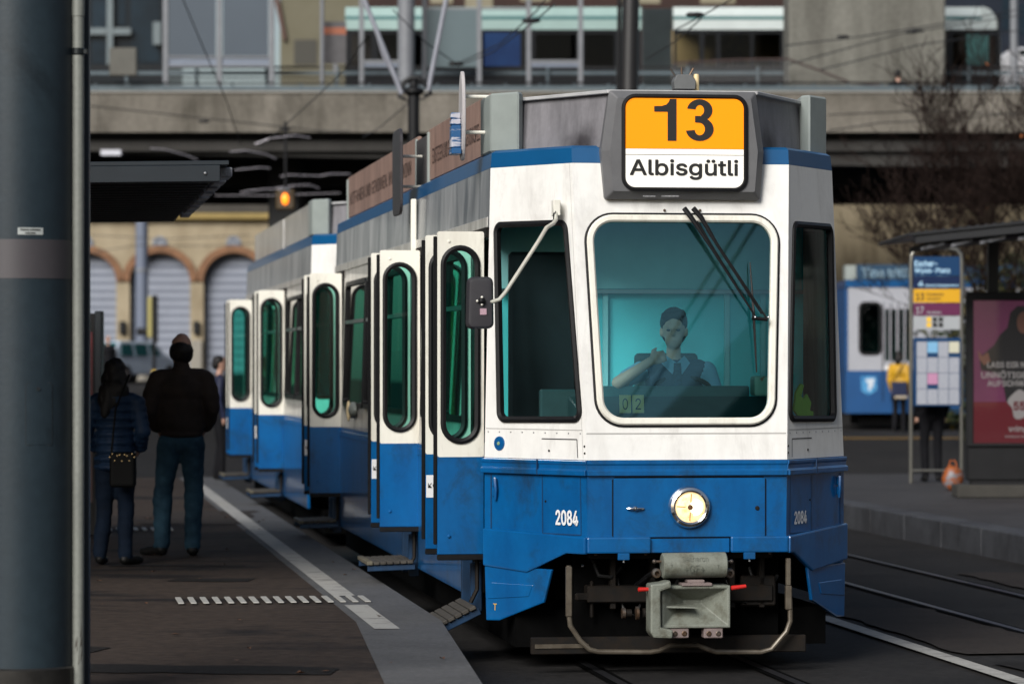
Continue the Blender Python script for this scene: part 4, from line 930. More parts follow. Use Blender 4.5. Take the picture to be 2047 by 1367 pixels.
def hand(w, d, side, mi, s=1.0, curl=.5):
    """palm and five fingers; w wrist, d direction, side = thumb side direction"""
    w = Vector(w); d = Vector(d).normalized(); t = (Vector(side) - d * Vector(side).dot(d)).normalized(); nrm = d.cross(t)
    out = [('c', w, w + d * .035 * s, .022 * s, .026 * s, mi), ('c', w + d * .03 * s + t * .02 * s, w + d * .08 * s + t * .025 * s, .016 * s, .015 * s, mi), ('c', w + d * .03 * s - t * .018 * s, w + d * .075 * s - t * .024 * s, .016 * s, .014 * s, mi)]
    for k, (o, L) in enumerate(((.030, .062), (.011, .072), (-.009, .066), (-.028, .052))):
        b = w + d * .082 * s + t * o * s; m1 = b + (d * .6 - nrm * curl * .5) * L * .55 * s; m2 = m1 + (d * (.6 - curl * .5) - nrm * curl) * L * .5 * s
        out += [('c', b, m1, .0095 * s, .0088 * s, mi), ('c', m1, m2, .0088 * s, .0075 * s, mi)]
    b = w + d * .025 * s + t * .028 * s; m1 = b + (d * .5 + t * .7) * .04 * s; m2 = m1 + (d * .8 + t * .1 - nrm * curl * .3) * .032 * s
    return out + [('c', b, m1, .013 * s, .011 * s, mi), ('c', m1, m2, .011 * s, .009 * s, mi)]
def place(o, loc, rz): o.location = loc; o.rotation_euler = (0, 0, rz); return o

JEANS = mat('blue_jeans', (.036, .088, .130), .85, spec=.2, scale=5, col2=(.013, .034, .056), lo=.35, hi=.65, bump=.5, bscale=18)
JACKET = mat('dark_brown_jacket', (.036, .026, .022), .75, spec=.2, var=.35, scale=8, bump=.6, bscale=16)
HAIRD = mat('dark_hair', (.010, .008, .008), .55, spec=.3, var=.3, scale=60, bump=.5, bscale=90)
SHOE = mat('black_shoe', (.006, .006, .006), .5, spec=.25)
# --- man seen from behind
def legs(lk, rk, lf, rf, hip=.92, mi=1, ms=2, th=.088, kn=.064, an=.055):
    o = []
    for sx, k_, f_ in ((-1, lk, lf), (1, rk, rf)):
        o += [('c', (sx * .088, 0, hip), k_, th, kn, mi), ('c', k_, (f_[0], f_[1], .10), kn, an, mi),
              ('c', (f_[0], f_[1] - .02, .05), (f_[0] + f_[2] * .17, f_[1] + f_[3] * .17, .035), .045, .035, ms)]
    return o
hips = [('e', (0, 0, .95), (.165, .115, .13), 1)]
torso = [('e', (0, 0, 1.12), (.155, .10, .18), 0), ('e', (0, 0, 1.32), (.185, .11, .17), 0), ('c', (-.15, 0, 1.45), (.15, 0, 1.45), .055, .055, 0), ('c', (0, 0, 1.46), (0, .01, 1.58), .055, .052, 3)]
arms = []
for sx in (-1, 1):
    arms += [('c', (sx * .19, 0, 1.44), (sx * .27, -.05, 1.19), .052, .044, 0), ('c', (sx * .27, -.05, 1.19), (sx * .20, .13, 1.04), .042, .032, 0)] + hand((sx * .20, .13, 1.04), (-sx * .3, .3, -.8), (0, 1, 0), 3, 1.0, .6)
man = remesh('person', hips + torso + arms + legs((-.150, .06, .50), (.105, .02, .50), (-.155, -.02, -.9, .5), (.095, -.08, .1, 1), .92, 1, 2, .105, .080, .070) + head((0, .02, 1.675), 1.12, 3, R(25)), [JACKET, JEANS, SHOE, SKIN], .012, None, 3, .010)
jk = [('e', (0, 0, 1.10), (.200, .14, .17), 0), ('e', (0, 0, 1.20), (.210, .14, .17), 0), ('e', (0, 0, 1.35), (.215, .14, .17), 0), ('c', (-.165, -.005, 1.455), (.165, -.005, 1.455), .07, .07, 0), ('c', (0, -.01, 1.50), (0, 0, 1.54), .075, .068, 0), ('e', (0, 0, .985), (.178, .13, .035), 0)]
for sx in (-1, 1): jk += [('c', (sx * .20, 0, 1.44), (sx * .262, -.05, 1.19), .074, .068, 0), ('c', (sx * .262, -.05, 1.19), (sx * .205, .10, 1.05), .068, .052, 0)]
remesh('jacket', jk, [JACKET], .012, man, 3, .014, (7, 7, 13))
Mh = Matrix.Rotation(R(25), 3, 'Z')
remesh('hair', [('e', (0, -.004, 1.665), (.097, .112, .098), 0, Mh), ('e', Vector((0, .02, 1.68)) + Mh @ Vector((0, -.05, -.035)), (.082, .068, .085), 0, Mh), ('c', Vector((0, .02, 1.68)) + Mh @ Vector((-.084, -.01, -.01)), Vector((0, .02, 1.68)) + Mh @ Vector((.084, -.01, -.01)), .020, .020, 0)], [HAIRD], .009, man, 3, .005, (40, 40, 14))
place(man, W(362, 1107, 27.8) * Vector((1, 1, 0)) if False else Vector((W(362, 0, 27.8).x, 27.8, PZ)), R(4))
tag(man, 'balding man seen from behind in dark brown jacket and blue jeans', 'person', 'people waiting on the platform')
# --- woman seen from behind
NAVYJ = mat('navy_quilted_jacket', (.011, .030, .070), .6, spec=.25, var=.3, scale=10, bump=.25, bscale=30)
DJEANS = mat('dark_jeans', (.006, .014, .030), .85, spec=.2, var=.35, scale=6, bump=.4, bscale=20)
s_ = .885
def S(prs, s=s_):
    o = []
    for p in prs:
        if p[0] == 'c': o.append(('c', tuple(Vector(p[1]) * s), tuple(Vector(p[2]) * s), p[3] * s, p[4] * s, p[5]))
        else: o.append(('e', tuple(Vector(p[1]) * s), tuple(Vector(p[2]) * s), *p[3:]))
    return o
warms = []
for sx in (-1, 1): warms += [('c', (sx * .18, 0, 1.43), (sx * .235, -.03, 1.17), .048, .042, 0), ('c', (sx * .235, -.03, 1.17), (sx * .19, .12, 1.02), .04, .03, 0)] + hand((sx * .19, .12, 1.02), (-sx * .3, .3, -.8), (0, 1, 0), 3, .9, .6)
wom = remesh('person', S(hips + torso + warms + legs((-.10, .03, .50), (.09, .03, .50), (-.12, -.06, 0, 1), (.10, -.05, .6, .8), .92, 1, 2, .10, .078, .066) + head((0, .02, 1.68), 1.0, 3)), [NAVYJ, DJEANS, SHOE, SKIN], .012, None, 3, .009)
wj = []
for i, z in enumerate([.86 + k * .072 for k in range(9)]):
    w_ = .195 if z < 1.0 else (.18 if z < 1.2 else .19); wj.append(('e', (0, 0, z), (w_, .15, .055), 0))
wj += [('e', (0, 0, 1.1), (.17, .125, .30), 0), ('c', (-.15, 0, 1.44), (.15, 0, 1.44), .075, .075, 0), ('e', (0, -.01, 1.52), (.12, .11, .06), 0), ('e', (0, -.06, 1.47), (.15, .09, .05), 0)]
for sx in (-1, 1):
    for k in range(5): t_ = k / 4; wj.append(('e', (sx * (.20 + .055 * t_), -.03 * t_, 1.43 - .26 * t_), (.074, .074, .06), 0))
    for k in range(4): t_ = k / 3; wj.append(('e', (sx * (.255 - .05 * t_), -.03 + .14 * t_, 1.15 - .12 * t_), (.064, .064, .05), 0))
    wj.append(('c', (sx * .20, 0, 1.43), (sx * .255, -.03, 1.17), .062, .058, 0))
remesh('jacket', S(wj), [NAVYJ], .011, wom, 2)
remesh('hair', S([('e', (0, -.005, 1.725), (.100, .108, .10), 0), ('e', (0, -.035, 1.63), (.122, .085, .12), 0), ('e', (.005, -.075, 1.53), (.138, .075, .12), 0), ('e', (-.03, -.10, 1.45), (.105, .055, .12), 0), ('e', (-.06, -.125, 1.38), (.045, .04, .10), 0)]), [HAIRD], .010, wom, 3, .010, (34, 34, 5))
place(wom, Vector((W(230, 0, 26.5).x, 26.5, PZ)), R(-6))
tag(wom, 'dark haired woman seen from behind in navy quilted jacket beside the steel column', 'person', 'people waiting on the platform')
bag = MB().box((-.10, -.06, -.15), (.10, .06, .12)).build('handbag', mat('black_leather', (.004, .004, .004), .6, spec=.12), bevel=.03, seg=3)
bag.location = (W(247, 0, 26.3).x, 26.26, 1.01); tag(bag, 'black studded handbag hanging at the hip of the woman', 'handbag')
for i in range(11):
    MB().ell((-.095 + .019 * i, -.064, .085 + .03 * math.sin(i * 2.2)), (.008, .006, .008), 6, 5).build('stud', mat('gold_stud', (.8, .62, .35), .25, 1.0), bag)
MB().tube([(-.09, 0, .10), (-.06, .02, .45), (.04, .06, .72)], .009, 6).build('strap', mat('black_leather', (.004, .004, .004), .6, spec=.12), bag)
# --- simple standing person used for the far ones (own clothes each)
def standing(name_lab, cat_group, loc, rz, top, bottom, h, hair, voxel=.022, hairlong=False):
    s = h / 1.79; ar = []
    for sx in (-1, 1): ar += [('c', (sx * .195, 0, 1.43), (sx * .235, -.03, 1.15), .062, .052, 0), ('c', (sx * .235, -.03, 1.15), (sx * .21, .06, .92), .05, .038, 0)] + hand((sx * .21, .06, .91), (0, .1, -1), (0, 1, 0), 3, 1.0, .4)
    tr = [('e', (0, 0, 1.10), (.175, .125, .20), 0), ('e', (0, 0, 1.32), (.195, .13, .18), 0), ('c', (-.15, 0, 1.45), (.15, 0, 1.45), .065, .065, 0), ('c', (0, 0, 1.47), (0, .01, 1.6), .05, .05, 3)]
    b = remesh('person', S(hips + tr + ar + legs((-.10, .03, .50), (.09, .03, .50), (-.10, -.03, 0, 1), (.10, .03, .3, .9)) + head((0, .02, 1.68), 1.0, 3), s), [top, bottom, SHOE, SKIN], voxel)
    hp_ = [('e', (0, -.006, 1.715), (.084, .098, .088), 0)] + ([('e', (0, -.06, 1.60), (.09, .06, .13), 0)] if hairlong else [('e', (0, -.05, 1.66), (.075, .06, .07), 0)])
    remesh('hair', S(hp_, s), [hair], .018, b)
    place(b, loc, rz); tag(b, name_lab, 'person', cat_group); return b
YELJ = mat('yellow_jacket', (.62, .34, .01), .6, var=.2, scale=6, bump=.4, bscale=15)
BLKCL = mat('black_cloth', (.008, .008, .010), .85, spec=.15, var=.3, scale=8)
Yp = 71.0
yp = standing('person in yellow jacket and dark trousers standing by the far tram doors', 'people further off', Vector((W(1797, 0, Yp).x, Yp, gz(Yp))), R(-30), YELJ, BLKCL, 1.68, HAIRD, hairlong=True)
sb_ = MB().box((-.17, -.22, -.16), (.17, -.13, .14)).build('shoulder_bag', mat('navy_bag', (.010, .016, .05), .6), bevel=.03, seg=2)
MB().box((-.10, -.225, -.22), (.17, -.14, -.15)).build('pale_pouch', mat('beige_pouch', (.4, .34, .26), .6), sb_, bevel=.02)
MB().tube([(-.15, -.15, .12), (.0, -.16, .35), (.14, -.1, .56)], .012, 6).build('strap', BLKCL, sb_)
sb_.location = (W(1793, 0, Yp).x, Yp - .02, gz(Yp) + .90); sb_.rotation_euler = (0, 0, R(8)); tag(sb_, 'navy shoulder bag worn over the yellow jacket', 'bag')
standing('person in black standing behind the timetable of the stop sign', 'people further off', Vector((W(1900, 0, 43).x, 44.9, PZ)), R(10), BLKCL, BLKCL, 1.72, HAIRD)
standing('dark clothed person walking near the silver car', 'people further off', Vector((W(216, 0, 104).x, 104, gz(104))), R(200), BLKCL, BLKCL, 1.74, HAIRD)
standing('person in dark coat beside the last open door of the rear tram', 'people further off', Vector((W(438, 0, 45.5).x, 45.5, PZ)), R(-80), mat('blue_black_coat', (.012, .018, .06), .7, var=.6, scale=5), BLKCL, 1.66, HAIRD)
# orange bag on the far platform
ob_ = MB().ell((0, 0, .15), (.13, .10, .16), 14, 10).build('carrier_bag', mat('orange_bag', (.32, .08, .012), .5, scale=7, col2=(.2, .2, .22), lo=.4, hi=.5), smooth=True)
for v in ob_.data.vertices: v.co += Vector(noise.noise_vector(v.co * 14)) * .018
ob_.location = (W(1911, 0, 41.5).x, 41.8, PZ + .0); tag(ob_, 'orange and white carrier bag on the ground beside the poster stand', 'bag')
MB().tube([(-.05, 0, .29), (-.03, 0, .37), (.03, 0, .37), (.05, 0, .29)], .007, 5).build('handle', mat('orange_strap', (.5, .12, .02), .5), ob_)

# --- driver (track frame, faces the camera = -y)
SHIRT = mat('light_blue_shirt', (.30, .62, .85), .7, var=.15, scale=8, bump=.4, bscale=20)
VEST = mat('navy_vest', (.035, .085, .16), .7, var=.2, scale=8)
hc_ = T(1348, 660, .78)
def DR(p): return (hc_.x - p[0], .80 - p[1], hc_.z + p[2])      # person frame (x right hand +, y forward) about the head centre
def TR(prs):
    o = []
    for p in prs:
        if p[0] == 'c': o.append(('c', DR(p[1]), DR(p[2]), p[3], p[4], p[5]))
        else: o.append(('e', DR(p[1]), p[2], p[3]))
    return o
el = T(1236, 765, .62); wr = T(1300, 722, .58)
dp_ = [('e', (0, 0, -.36), (.185, .115, .19), 1), ('e', (0, 0, -.60), (.165, .115, .20), 1), ('c', (-.15, 0, -.235), (.15, 0, -.235), .06, .06, 1), ('c', (0, -.01, -.24), (0, -.005, -.09), .048, .044, 2), ('e', (0, .03, -.80), (.18, .17, .11), 1)]
dp_ = TR(dp_)
Mz = Matrix.Rotation(math.pi, 3, 'Z')
dp_ += [(p[0], tuple(p[1]), tuple(p[2]) if p[0] == 'e' else tuple(p[2]), *p[3:]) for p in head(Vector((hc_.x, .80, hc_.z)), 1.02, 2, math.pi + R(-12))]
sh = Vector(DR((.205, 0, -.25)))
dp_ += [('c', tuple(sh), tuple(lerp(sh, el, .62)), .062, .056, 0), ('c', tuple(lerp(sh, el, .6)), tuple(el), .046, .042, 2), ('c', tuple(el), tuple(wr), .040, .028, 2)]
dp_ += hand(wr, Vector((hc_.x - .02, .62, hc_.z - .13)) - wr, (0, .2, 1), 2, 1.0, .55)
sl = Vector(DR((-.205, 0, -.25))); ell_ = Vector(DR((-.27, .10, -.48))); wl2 = Vector(DR((-.12, .22, -.52)))
dp_ += [('c', tuple(sl), tuple(lerp(sl, ell_, .6)), .062, .056, 0), ('c', tuple(lerp(sl, ell_, .6)), tuple(ell_), .046, .042, 2), ('c', tuple(ell_), tuple(wl2), .040, .028, 2)] + hand(wl2, (.3, -.6, -.2), (0, .2, 1), 2, 1.0, .6)
for sx in (-1, 1): th_ = Vector(DR((sx * .10, .03, -.80))); kn_ = Vector(DR((sx * .12, .36, -.78))); dp_ += [('c', tuple(th_), tuple(kn_), .085, .065, 3), ('c', tuple(kn_), (kn_.x, kn_.y - .02, .98), .06, .045, 3), ('c', (kn_.x, kn_.y, .95), (kn_.x, kn_.y - .12, .94), .04, .035, 3)]
drv = remesh('person', dp_, [SHIRT, VEST, mat('driver_skin', (.86, .62, .50), .5, var=.08, scale=20), BLKCL], .008, None, 3)
TM = Matrix.Translation((X0, Y0, 0)) @ Matrix.Rotation(TH, 4, 'Z')
drv.matrix_world = TM; tag(drv, 'tram driver seen through the windscreen in light blue shirt and navy vest, hand at chin', 'person')
Hc = Vector((hc_.x, .80, hc_.z)); Mh = Matrix.Rotation(math.pi + R(-12), 3, 'Z')
remesh('hair', [('e', tuple(Hc + Mh @ Vector((0, -.02, .045))), (.087, .098, .10), 0, Mh), ('e', tuple(Hc + Mh @ Vector((0, -.05, -.01))), (.082, .06, .085), 0, Mh), ('c', tuple(Hc + Mh @ Vector((-.045, .045, .095))), tuple(Hc + Mh @ Vector((.05, .05, .085))), .034, .030, 0)], [HAIRD], .009, drv)
for sx in (-1, 1):
    MB().ell(Hc + Mh @ Vector((sx * .03, .082, .0)), (.013, .008, .007), 8, 6).build('eye', INK, drv, smooth=True)
cl = MB()
for sx in (-1, 1): a = Vector(DR((sx * .055, .055, -.155))); cl.add([a, Vector(DR((sx * .09, .06, -.20))), Vector(DR((sx * .03, .118, -.27))), Vector(DR((0.0, .10, -.20)))], [(0, 1, 2, 3)])
cl.build('collar', SHIRT, drv, flip=False)
MB().add([DR((-.022, .118, -.20)), DR((.022, .118, -.20)), DR((.03, .145, -.40)), DR((0, .15, -.45)), DR((-.03, .145, -.40)), DR((0, .125, -.225))], [(0, 1, 5), (5, 2, 3, 4), (0, 5, 4), (5, 1, 2)]).build('tie', mat('striped_tie', (.02, .08, .16), .6, var=.6, scale=40), drv)

# ================================================================== NEAR COLUMN
CYc = 15.9; pcx = W(42, 0, CYc).x
colm = thing('steel_column', 'thick slate blue round column with pale downpipe at the left edge', 'column', (pcx, CYc, PZ))
rC = .255
COLB = lambda u, v, h: Vector(((rC + h) * math.sin(u / rC), -(rC + h) * math.cos(u / rC), v))
MB().lathe((0, 0, 0), (0, 0, 1), [(rC, .12), (rC, 6.2)], 64).build('shaft', COLBLUE, colm, smooth=True)
MB().lathe((0, 0, 0), (0, 0, 1), [(rC + .012, 0), (rC + .012, .155), (rC + .004, .163), (rC - .01, .163)], 64).build('base_ring', mat('base_ring_steel', (.05, .048, .045), .35, .7, var=.5, scale=5), colm, smooth=True)
zz = lambda py: CAMZ + (CY - py) * (CYc - rC) / FPX - PZ
MB().lathe((0, 0, 0), (0, 0, 1), [(rC + .0015, zz(556)), (rC + .0015, zz(478))], 64).build('painted_band', mat('mauve_grey_band', (.070, .062, .068), .5, scale=2, col2=(.055, .05, .055), lo=.3, hi=.7), colm, smooth=True)
ux = lambda px: rC * math.asin(max(-1, min(1, (W(px, 0, CYc - rC * .9).x - pcx) / rC)))
def curved(u0, u1, v0, v1, h): k = 8; return MB().add([COLB(u0 + (u1 - u0) * i / k, v, h) for v in (v0, v1) for i in range(k + 1)], [(i, i + 1, k + 2 + i, k + 1 + i) for i in range(k)])
st = curved(ux(37), ux(85), zz(469), zz(455), .002).build('sticker', mat('pale_sticker', (.32, .34, .33), .5), colm)
text('lettering', 'Plakate ankleben', (ux(42), ux(80), zz(461), zz(456.5)), COLB, INK, st, .003, bold=.01)
text('lettering', 'verboten', (ux(51), ux(71), zz(467.5), zz(463)), COLB, INK, st, .003, bold=.01)
hu0, hu1, hv0, hv1 = ux(53), ux(101), zz(889), zz(766)
hat = curved(hu0, hu1, hv0, hv1, .0015).build('access_hatch', COLBLUE, colm)
GAP = mat('hatch_gap', (.008, .012, .015), .7)
MB().frame(rect(hu0, hu1, hv0, hv1), .01, [(-.003, .0025), (.0, .0025)], COLB, 3).build('hatch_gap', GAP, hat)
c = COLB(ux(76), zz(777), .002); nn = (COLB(ux(76), 0, 1) - COLB(ux(76), 0, 0))
MB().lathe(c, nn, [(.009, 0), (.009, .003), (.005, .003), (.004, .0005)], 14).build('hatch_lock', GAP, hat)
pxp = W(156, 0, CYc - .05).x - pcx
pipe = MB().cyl((pxp, -.05, 0), (pxp, -.05, 6.2), .0285, n=24).build('downpipe', mat('pale_grey_pipe', (.22, .23, .205), .5, scale=3, stretch=(2, 2, .5), col2=(.17, .18, .16), lo=.3, hi=.6, fine=.1), colm, smooth=True)
zc = CAMZ + (CY - 104) * (CYc - .05) / FPX - PZ
MB().lathe((pxp, -.05, zc - .016), (0, 0, 1), [(.030, 0), (.035, .004), (.035, .028), (.030, .032)], 24).build('pipe_clamp', mat('clamp_dark', (.02, .024, .026), .3, .6), pipe, smooth=True)
for sx in (-1, 1): MB().box((pxp + sx * .033 - .012, -.07, zc - .012), (pxp + sx * .033 + .012, -.05, zc + .012)).build('clamp_bolt', mat('clamp_dark', (.02, .024, .026), .3, .6), pipe, bevel=.003)
MB().lathe((pxp, -.05, CAMZ + (CY - 36) * CYc / FPX - PZ), (0, 0, 1), [(.0285, 0), (.0315, .002), (.0315, .10), (.0285, .104)], 24).build('pipe_sleeve', mat('pale_grey_pipe', (.2, .2, .2)), pipe, smooth=True)
pf = W(173, 0, CYc + .1).x - pcx
MB().box((pf - .016, .06, 0), (pf + .016, .12, 6.2)).build('back_fin', mat('fin_dark', (.022, .032, .042), .5), colm, bevel=.004)
# scrape on the pipe
mb = MB(); rs = random.Random(5)
for i in range(9):
    z = rs.uniform(.16, .30); a = rs.uniform(-.4, .7); 
    f = lambda a, z: (pxp + .0291 * math.sin(a), -.05 - .0291 * math.cos(a), z)
    mb.add([f(a, z), f(a + .15, z + .01), f(a + .30, z + rs.uniform(.05, .10)), f(a + .12, z + .03)], [(0, 1, 2, 3)])
mb.build('paint_scrape', mat('bare_rust', (.03, .02, .012), .7), pipe)

# ================================================================== SHELTERS
sh1 = thing('platform_shelter', 'dark flat roofed waiting shelter on the left platform', 'shelter', TW(0, 0, 0), TH)
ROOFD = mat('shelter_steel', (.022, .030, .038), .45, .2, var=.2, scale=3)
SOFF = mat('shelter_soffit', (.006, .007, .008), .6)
xr0 = T(458, 340, 2.75).x; zr = 3.14
def RS(x, y, z): return Vector((x, y, z + (x - xr0) * .018))
def rbox(x0, x1, y0, y1, z0, z1, nm, m, par, bv=.004):
    vs = [RS(x, y, z) for z in (z0, z1) for x, y in ((x0, y0), (x1, y0), (x1, y1), (x0, y1))]
    return MB().add(vs, [(0, 3, 2, 1), (4, 5, 6, 7), (0, 1, 5, 4), (1, 2, 6, 5), (2, 3, 7, 6), (3, 0, 4, 7)]).build(nm, m, par, bevel=bv)
rf = rbox(xr0 - 4.5, xr0, 2.75, 9.9, zr - .02, zr + .01, 'roof_sheet', ROOFD, sh1)
rbox(xr0 - 4.5, xr0 - .06, 2.72, 2.80, zr - .13, zr - .021, 'fascia', ROOFD, sh1)
rbox(xr0 - 4.5, xr0 - 1.0, 2.9, 3.0, zr - .21, zr - .135, 'beam', ROOFD, sh1)
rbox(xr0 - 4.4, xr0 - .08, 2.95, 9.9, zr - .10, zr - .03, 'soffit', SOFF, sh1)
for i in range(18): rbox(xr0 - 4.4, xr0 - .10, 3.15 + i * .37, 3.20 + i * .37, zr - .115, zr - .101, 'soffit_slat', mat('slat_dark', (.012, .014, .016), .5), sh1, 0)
for i in range(9): rbox(xr0 - .05, xr0 + .035, 3.0 + i * .75, 3.0 + i * .75 + .42, zr - .085, zr - .022, 'eave_strip', mat('eave_strip_pale', (.55, .56, .60), .4, scale=9, col2=(.12, .12, .13), lo=.4, hi=.6), sh1, .006)  # bright glints along the metal eave, put into pale boxes
for a in (.14, .5, .86): MB().lathe(RS(xr0 - 2.2 * a + .15, 2.715, zr - .075), (0, -1, 0), [(.012, 0), (.008, .006), (0, .007)], 8).build('bolt', STEEL, sh1)
for x, y in ((xr0 - 3.4, 4.0), (xr0 - 3.4, 9.0)): MB().cyl((x, y, PZ), (x, y, zr - .1), .05, n=14).build('post', ROOFD, sh1, smooth=True)
lb = thing('poster_stand', 'dark framed poster case at the end of the left shelter', 'poster stand', W(176, 0, 31) * Vector((1, 1, 0)) + Vector((0, 0, PZ)), R(-4))
MB().box((-.9, -.06, .0), (.13, .06, 2.02)).build('case', DARKST, lb, bevel=.01)
MB().box((-.8, -.066, .3), (.055, -.061, 1.85)).build('poster', mat('red_dark_poster', (.10, .01, .015), .4, scale=2, col2=(.02, .005, .01), lo=.4, hi=.6), lb)
MB().box((.075, -.075, .0), (.135, .065, 2.04)).build('edge_profile', ROOFD, lb, bevel=.006)

sh2 = thing('platform_shelter', 'black pitched roof waiting shelter on the right platform', 'shelter', (0, 0, PZ))
def slab(p, q, y0, y1, t, nm, m, par, bv=.006):     # between (x,z) points p and q
    vs = [(p[0], y0, p[1]), (q[0], y0, q[1]), (q[0], y1, q[1]), (p[0], y1, p[1])]
    return MB().add([Vector(v) for v in vs] + [Vector(v) - Vector((0, 0, t)) for v in vs], [(0, 1, 2, 3), (7, 6, 5, 4), (0, 4, 5, 1), (1, 5, 6, 2), (2, 6, 7, 3), (3, 7, 4, 0)]).build(nm, m, par, bevel=bv)
ya_ = 37.5; p1 = W(1815, 466, ya_); p2 = W(2200, 425, ya_)
lo2 = lambda P, dz=0: (P.x, P.z - PZ + dz)
ROOFK = mat('black_roof_steel', (.016, .017, .020), .45, var=.3, scale=3)
slab(lo2(p1), lo2(p2), ya_, 40.5, .035, 'roof_sheet', ROOFK, sh2)
slab(lo2(W(1830, 469, ya_)), lo2(p2, -.04), ya_ + .03, ya_ + .12, .10, 'fascia', ROOFK, sh2)
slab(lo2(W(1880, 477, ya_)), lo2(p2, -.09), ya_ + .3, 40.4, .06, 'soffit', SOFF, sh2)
for a, b in ((1842, 1890), (1902, 1945), (1960, 2012), (2036, 2090)):
    slab(lo2(W(a, 496 - (a - 1797) * .1, ya_ + .1)), lo2(W(b, 490 - (b - 1797) * .1, ya_ + .1)), ya_ + .13, ya_ + .22, .05, 'eave_strip', mat('eave_strip_pale', (.3, .31, .33), .4), sh2, .01)
for i in range(22):
    a = W(1835 + i * 17, 463.5 - i * 17 * .105, ya_ + .04); MB().ell((a.x, a.y, a.z - PZ), (.018, .03, .012), 6, 5).build('roof_clip', ROOFK, sh2)
for x, y in ((W(1985, 0, 40.2).x, 40.2), (W(2130, 0, 40.2).x, 40.2)): MB().box((x - .06, y - .06, 0), (x + .06, y + .06, 3.1)).build('post', ROOFK, sh2, bevel=.01)
# poster stand on the right platform
YL = 39.7
ps = thing('poster_stand', 'black framed poster stand with pink and crimson advert on the right platform', 'poster stand', (W(1932, 0, YL).x, YL, PZ), 0)
k_ = YL / FPX; LX = lambda px: (px - 1932) * k_; LZ = lambda py: CAMZ + (CY - py) * k_ - PZ
LBM = lambda u, v, h: Vector((u, -.065 - h, v))
MB().box((LX(1932), -.06, LZ(960)), (LX(2150), .12, LZ(588))).build('case', DARKST, ps, bevel=.015)
MB().box((LX(1908), -.25, -.0), (LX(2170), .3, LZ(968))).build('plinth', mat('plinth_stone', (.06, .055, .045), .8, var=.3, scale=5), ps, bevel=.015)
MB().box((LX(1940), -.04, LZ(969)), (LX(2140), .1, LZ(959))).build('foot', DARKST, ps)
MB().plate(rect(LX(1930), LX(2152), LZ(892), LZ(584)), [rect(LX(1944), LX(2138), LZ(885), LZ(601))], LBM, .03, -.02).build('frame', DARKST, ps, bevel=.008)
po = MB().pane(rect(LX(1943), LX(2140), LZ(886), LZ(803)), LBM, .002).add([LBM(u, v, .002) for u, v in rect(LX(1943), LX(2140), LZ(803), LZ(600))], [(0, 1, 2, 3)], 1).build('poster', [mat('poster_crimson', (.13, .004, .012), .35, emis=(.13, .004, .012), estr=.2), mat('poster_pink', (.30, .055, .17), .35, scale=1.0, col2=(.13, .02, .085), lo=.3, hi=.7, emis=(.28, .05, .15), estr=.10)], ps)
fp = [(2010, 803), (2002, 760), (1990, 745), (1960, 740), (1956, 715), (1985, 690), (1998, 668), (2012, 655), (2018, 625), (2032, 612), (2055, 612), (2068, 628), (2072, 655), (2095, 670), (2108, 700), (2112, 803)]
MB().pane([(LX(a), LZ(b)) for a, b in fp][::-1], LBM, .004).build('printed_figure', mat('poster_black', (.008, .007, .009), .4), po, flip=False)
MB().pane([(LX(2044 + 13 * math.cos(t)), LZ(645 + 22 * math.sin(t))) for t in [i * math.pi / 8 for i in range(16)]], LBM, .006).build('printed_face', mat('poster_skin', (.22, .09, .06), .4), po, flip=False)
MB().pane([(LX(a), LZ(b)) for a, b in ((1953, 700), (1962, 712), (1973, 704), (1978, 722), (1966, 730), (1956, 718))], LBM, .006).build('printed_hand', mat('poster_skin', (.2, .1, .06)), po, flip=False)
PW = mat('poster_white', (.55, .52, .52), .4)
for s, a, b, c, d in (('LASS DIR NICHTS', 1972, 723, 2092, 735), ('UNNÖTIGES', 1960, 740, 2062, 756), ('AUFSCHWATZEN', 1972, 760, 2092, 772), ('wingo.', 2014, 850, 2070, 866), ('MOBILE INTERNET', 2008, 870, 2075, 874)):
    text('lettering', s, (LX(a), LX(c), LZ(d), LZ(b)), LBM, PW, po, .007, bold=.02)
bl_ = [(2045 + (30 + 5 * math.sin(4 * t)) * math.cos(t), 808 + (26 + 7 * math.cos(3 * t)) * math.sin(t)) for t in [i * math.pi / 14 for i in range(28)]]
MB().pane([(LX(a), LZ(b)) for a, b in bl_], LBM, .006).build('printed_badge', PW, po, flip=False)
text('lettering', '55.-', (LX(2024), LX(2064), LZ(820), LZ(802)), LBM, mat('poster_crimson', (.13, .004, .012)), po, .009, bold=.03)
MB().pane(rect(LX(1944), LX(2138), LZ(885), LZ(601)), LBM, .014).build('cover_glass', glass('poster_glass', (.92, .92, .92), 1.0), ps)
# stop sign with timetable
YS = 44.5; k2 = YS / FPX
ss = thing('stop_sign', 'tubular steel tram stop sign with blue yellow and purple line panels and timetable', 'sign', (W(1871, 0, YS).x, YS, PZ), 0)
SX = lambda px: (px - 1871) * k2; SZ = lambda py: CAMZ + (CY - py) * k2 - PZ
SM = lambda u, v, h: Vector((u, -h, v))
TUB = mat('stainless_tube', (.36, .35, .31), .3, .8)
MB().tube([(SX(1821), 0, 0), (SX(1821), 0, SZ(525)), (SX(1823), 0, SZ(508)), (SX(1832), 0, SZ(499)), (SX(1850), 0, SZ(496)), (SX(1895), 0, SZ(496)), (SX(1912), 0, SZ(499)), (SX(1920), 0, SZ(508)), (SX(1922), 0, SZ(525)), (SX(1922), 0, 0)], .026, 12).build('tube_frame', TUB, ss, smooth=True)
MB().cyl((SX(1821), 0, SZ(940)), (SX(1922), 0, SZ(940)), .016, n=10).build('cross_tube', TUB, ss)
